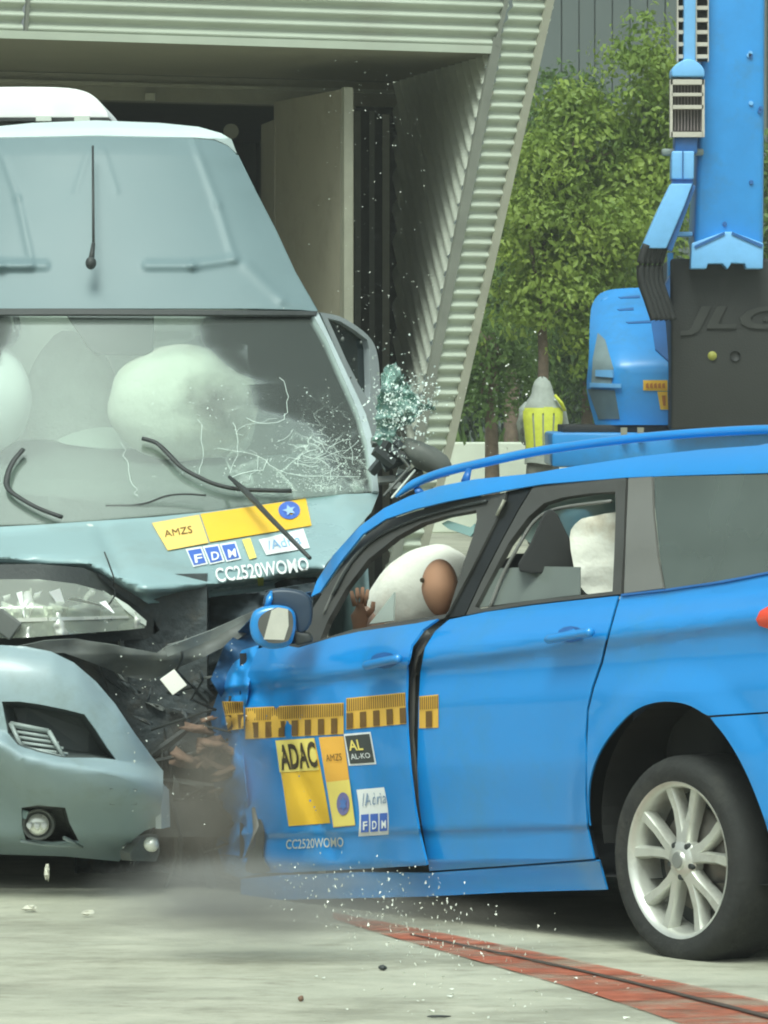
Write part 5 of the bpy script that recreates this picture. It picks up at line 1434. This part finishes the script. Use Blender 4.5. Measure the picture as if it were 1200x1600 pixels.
# ---------------------------------------------------------------- crash test dummies (each one continuous body)
m_dummy = mat('dummy_skin', (.40, .22, .13), rough=.75, var=.1)
m_suit = mat('dummy_suit', (.30, .20, .15), rough=.9, var=.15)
def dummy(name, label, head, fwd, side, tall, sc=1., hand=None):
    """seated, leaning forward on the airbag; head centre given"""
    h = Vector(head); fwd = Vector(fwd).normalized(); side = Vector(side).normalized()
    t = thing(name, label, 'crash dummy', h - UP * .85)
    pel = h - fwd * .30 - UP * .72
    pts = [(*pel, .15), (*(pel + UP * .25 + fwd * .06), .14), (*(pel + UP * .42 + fwd * .12), .15), (*(h - UP * .16 - fwd * .05), .06),
           (*(pel + UP * .42 + fwd * .1 + side * .10), .06), (*(pel + UP * .2 + fwd * .28 + side * .08), .05), (*((hand or (pel + UP * .3 + fwd * .5 + side * .2)) - fwd * .06), .035),
           (*(pel + UP * .42 + fwd * .1 - side * .19), .07), (*(pel + UP * .2 + fwd * .22 - side * .26), .05), (*(pel + UP * .3 + fwd * .5 - side * .2), .035),
           (*(pel + side * .1 + fwd * .4), .08), (*(pel + side * .1 + fwd * .5 - UP * .3), .055), (*(pel - side * .1 + fwd * .4), .08), (*(pel - side * .1 + fwd * .5 - UP * .3), .055)]
    b = skin('body', pts, [(0, 1), (1, 2), (2, 3), (2, 4), (4, 5), (5, 6), (2, 7), (7, 8), (8, 9), (0, 10), (10, 11), (0, 12), (12, 13)], m_suit, t)
    def hs(q, d):
        f_ = d.dot(fwd); q = q + fwd * .018 * math.exp(-((d.z + .05) / .18) ** 2 - (d.dot(side) / .2) ** 2) * max(0, f_) * 2
        q = q - fwd * .012 * math.exp(-((d.z - .15) / .12) ** 2) * max(0, f_)
        return Vector((q.x * (1 - .2 * max(0, -d.z)), q.y * (1 - .2 * max(0, -d.z)), q.z))
    hd_ = blob('head', h, (.060, .068, .092), m_dummy, t, 32, .0, shape=hs)
    return t, hd_
dt, dh = dummy('crash_test_dummy', 'tan crash dummy pressed into the airbag at the blue car wheel', P(687, 918, 16.46), E, N, 1, hand=P(560, 945, 16.9))
MB().lathe([(0, .006), (.007, .006), (.009, 0)], P(685, 906, 16.46) + N * .063, N, 12).done('target_mark', m_prb, dh)
# its hand, five fingers, thrown against the window
hc = P(562, 952, 16.72)
for k, (dx, l_) in enumerate(((-.022, .045), (-.007, .056), (.008, .058), (.022, .05))):
    MB().tube([hc + Vector((dx * .7, 0, .012)), hc + Vector((dx, -.005, .012 + l_ * .5)), hc + Vector((dx * 1.2, .01, .012 + l_))], [.009, .008, .006], 8).done('finger', m_dummy, dt, True)
MB().tube([hc + Vector((.022, 0, -.02)), hc + Vector((.042, -.01, .0)), hc + Vector((.045, -.01, .025))], [.011, .009, .007], 8).done('thumb', m_dummy, dt, True)
MB().tube([hc + Vector((0, .02, -.09)), hc + Vector((0, .01, -.05)), hc + Vector((0, 0, -.02)), hc + Vector((0, 0, .018))], [.022, .024, .03, .027], 12, .55).done('palm', m_dummy, dt, True)
dummy('crash_test_dummy', 'brown shadowy crash dummy behind the cream airbag in the van', P(340, 640, 19.35), (0, -1, 0), (1, 0, 0), 1)

# ================================================================ DEBRIS, GLASS, DUST
m_card = mat('white_card', (.78, .77, .68), rough=.7, var=.05)
c = P(271, 1066, 16.4)
o = MB().box(c, (.058, .006, .066), (Vector((.8, .3, .55)).normalized(), Vector((-.2, 1, -.1)).normalized(), Vector((-.62, -.1, .78)).normalized()), bevel=.002).done('flying_plate', m_card)
tag(o, 'small white square plate flying in front of the torn gap', 'debris')
for (x, y, z, s_, lb, ng) in ((74, 1362, .12, .02, 'pale splinter falling below the loose bumper', 1.4), (48, 1418, 0, .022, 'pale shard on the floor nearest the left edge', .1), (137, 1426, 0, .018, 'pale shard on the floor right of another', .3)):
    p = P(x, y, 16.4) if z else ground(x, y, .015)
    o = blob('shard', p, (s_ * (.4 if z else 1), s_ * .5, s_ * (1.2 if z else .4)), mat('shard_plastic', (.48, .47, .38), rough=.5, var=.3, scale=30), None, 10, 1.1, 2.2); tag(o, lb, 'debris')
    o.data.polygons.foreach_set('use_smooth', [False] * len(o.data.polygons))
for k, (x, y, lb) in enumerate(((598, 1512, 'small dark chip lying on the pale floor'), (470, 1560, 'brownish crumb on the floor near the bottom edge'), (685, 1588, 'flat dark sliver at the bottom edge of the floor'))):
    o = blob('chip', ground(x, y, .008), ((.012, .01, .008), (.008, .008, .008), (.03, .006, .004))[k], m_plast if k != 1 else m_rust, None, 10, .6, 3.); tag(o, lb, 'debris')
# burst of crumbled side glass
m_teal = glass_mat('crumbled_glass', (.72, .9, .84), (.5, .74, .66), .34)
rnd = random.Random(31)
def ragged(pts, amp, seed):
    r_ = random.Random(seed); return [(x + r_.gauss(0, amp), y + r_.gauss(0, amp)) for x, y in cat(pts, 5)]
sg = thing('shattered_side_glass', 'burst of crumbled teal side glass beside the van door', 'shattered glass', P(610, 640, 18.0))
panel('glass_sheet', ragged([(600, 575), (622, 572), (632, 600), (648, 618), (655, 640), (640, 660), (622, 672), (626, 700), (608, 712), (590, 690), (586, 650), (592, 615)], 3.5, 4), lambda p, x, y: p.y - (18.0 + .09 * noise.noise(Vector((x * .06, y * .05, 2)))), 18, m_teal, sg, step=5, thick=.004)
panel('glass_sheet', ragged([(618, 600), (640, 612), (660, 628), (675, 630), (678, 640), (655, 645), (640, 655), (622, 640)], 4, 9), lambda p, x, y: p.y - (17.95 + .09 * noise.noise(Vector((x * .07, y * .06, 8)))), 18, m_teal, sg, step=5, thick=.004)
cr = MB()
for k in range(900):
    x, y = rnd.gauss(622, 22), rnd.gauss(640, 36)
    if rnd.random() < .3: x, y = rnd.gauss(650, 22), rnd.gauss(625, 18)
    c = P(x, y, 17.9 + rnd.gauss(0, .12)); r_ = rnd.uniform(.002, .008)
    cr.add([c + Vector((rnd.uniform(-1, 1), rnd.uniform(-1, 1), rnd.uniform(-1, 1))) * r_ for _ in range(4)], [(0, 1, 2), (0, 2, 3), (0, 1, 3), (1, 2, 3)])
o = cr.done('glass_crumb', m_crack, sg); o['kind'] = 'stuff'
sp_ = MB()
def fleck(x, y, d_, r_, el=1.):
    c = P(x, y, d_)
    q = [c + Vector((rnd.uniform(-1, 1), rnd.uniform(-1, 1), rnd.uniform(-1, 1) * el)) * r_ for _ in range(4)]
    sp_.add(q, [(0, 1, 2), (0, 2, 3), (0, 1, 3), (1, 2, 3)])
for k in range(230): fleck(rnd.gauss(590, 55), rnd.uniform(90, 690) ** 1.0, rnd.uniform(17.5, 21), rnd.uniform(.0015, .0042))
for k in range(40): fleck(rnd.uniform(430, 780), rnd.uniform(90, 640), rnd.uniform(17.5, 21), rnd.uniform(.0015, .0042))
for k in range(60): fleck(rnd.gauss(790, 40), rnd.gauss(610, 50), rnd.uniform(17.5, 20), rnd.uniform(.002, .006))
for k in range(280):
    t = rnd.random(); fleck(rnd.gauss(520 + 260 * t, 60), rnd.gauss(1385 + 110 * t, 32), rnd.uniform(14.3, 15.2), rnd.uniform(.0015, .005), 1.8)
for k in range(90): fleck(rnd.uniform(420, 700), rnd.uniform(1350, 1440), 14.9, rnd.uniform(.002, .004), 1.5)
for k in range(120): fleck(rnd.uniform(180, 400), rnd.uniform(1000, 1350), rnd.uniform(16.0, 16.6), rnd.uniform(.001, .005))
for k in range(70):
    g_ = ground(rnd.gauss(780, 130), rnd.uniform(1520, 1598), .006); c = g_; r_ = rnd.uniform(.003, .012)
    sp_.add([c + Vector((rnd.uniform(-1, 1), rnd.uniform(-1, 1), rnd.uniform(-.3, .5))) * r_ for _ in range(4)], [(0, 1, 2), (0, 2, 3), (0, 1, 3), (1, 2, 3)])
o = sp_.done('glass_splinters', mat('splinter', (.72, .74, .64), rough=.4)); tag(o, 'spray of tiny pale glass splinters flying from the crash', 'splinters', kind='stuff')

def dust(name, label, c, size, density, colr, seed, thr=.45):
    m = bpy.data.materials.new(name); m.use_nodes = True
    t = m.node_tree
    for n in list(t.nodes): t.nodes.remove(n)
    o_ = t.nodes.new('ShaderNodeOutputMaterial')
    pv = t.nodes.new('ShaderNodeVolumePrincipled'); pv.inputs['Color'].default_value = tuple(colr) + (1,)
    pv.inputs['Anisotropy'].default_value = .2
    tc = t.nodes.new('ShaderNodeTexCoord')
    ln = t.nodes.new('ShaderNodeVectorMath'); ln.operation = 'LENGTH'
    t.links.new(tc.outputs['Object'], ln.inputs[0])
    fo = t.nodes.new('ShaderNodeMapRange'); fo.interpolation_type = 'SMOOTHSTEP'
    fo.inputs['From Min'].default_value = .15; fo.inputs['From Max'].default_value = .98; fo.inputs['To Min'].default_value = 1; fo.inputs['To Max'].default_value = 0
    t.links.new(ln.outputs['Value'], fo.inputs[0])
    n = t.nodes.new('ShaderNodeTexNoise'); n.inputs['Scale'].default_value = 2.2; n.inputs['Detail'].default_value = 4; n.noise_dimensions = '4D'; n.inputs['W'].default_value = seed
    t.links.new(tc.outputs['Object'], n.inputs['Vector'])
    mr = t.nodes.new('ShaderNodeMapRange'); mr.inputs['From Min'].default_value = thr - .12; mr.inputs['From Max'].default_value = .7
    t.links.new(n.outputs[0], mr.inputs[0])
    mm = t.nodes.new('ShaderNodeMath'); mm.operation = 'MULTIPLY'; t.links.new(fo.outputs[0], mm.inputs[0]); t.links.new(mr.outputs[0], mm.inputs[1])
    m2 = t.nodes.new('ShaderNodeMath'); m2.operation = 'MULTIPLY'; t.links.new(mm.outputs[0], m2.inputs[0]); m2.inputs[1].default_value = density
    t.links.new(m2.outputs[0], pv.inputs['Density']); t.links.new(pv.outputs[0], o_.inputs['Volume'])
    bm = bmesh.new(); bmesh.ops.create_icosphere(bm, subdivisions=3, radius=1.0)
    me = bpy.data.meshes.new(name); bm.to_mesh(me); bm.free(); me.materials.append(m)
    ob = bpy.data.objects.new(name, me); col.objects.link(ob); ob.location = c; ob.scale = size
    return tag(ob, label, 'dust', kind='stuff')
dust('dust_cloud', 'brown dust cloud bursting from between the van and the car', P(335, 1265, 16.25), (.28, .32, .40), 7.5, (.74, .68, .56), 1., .4)
dust('dust_cloud', 'pale low dust rolling over the floor below the crash', P(395, 1408, 15.0), (.62, .35, .17), 8.0, (.96, .95, .86), 4., .4)
dust('dust_cloud', 'thin dust veil drifting low over the floor under the blue car', P(640, 1440, 15.9), (1.1, .5, .10), 2.0, (.85, .80, .68), 9., .4)

# thin haze volume added over the whole yard to lift the darks
hm = bpy.data.materials.new('haze_lift'); hm.use_nodes = True
ht = hm.node_tree
for n_ in list(ht.nodes): ht.nodes.remove(n_)
ho = ht.nodes.new('ShaderNodeOutputMaterial'); hv = ht.nodes.new('ShaderNodeVolumePrincipled')
hv.inputs['Color'].default_value = (.92, .95, .90, 1); hv.inputs['Density'].default_value = .001; hv.inputs['Anisotropy'].default_value = 0
ht.links.new(hv.outputs[0], ho.inputs['Volume'])
hz = MB().box((0, 55, 7), (80, 130, 16)).done('haze', hm); tag(hz, 'thin haze added to lift the darks over the yard', 'haze', kind='stuff')
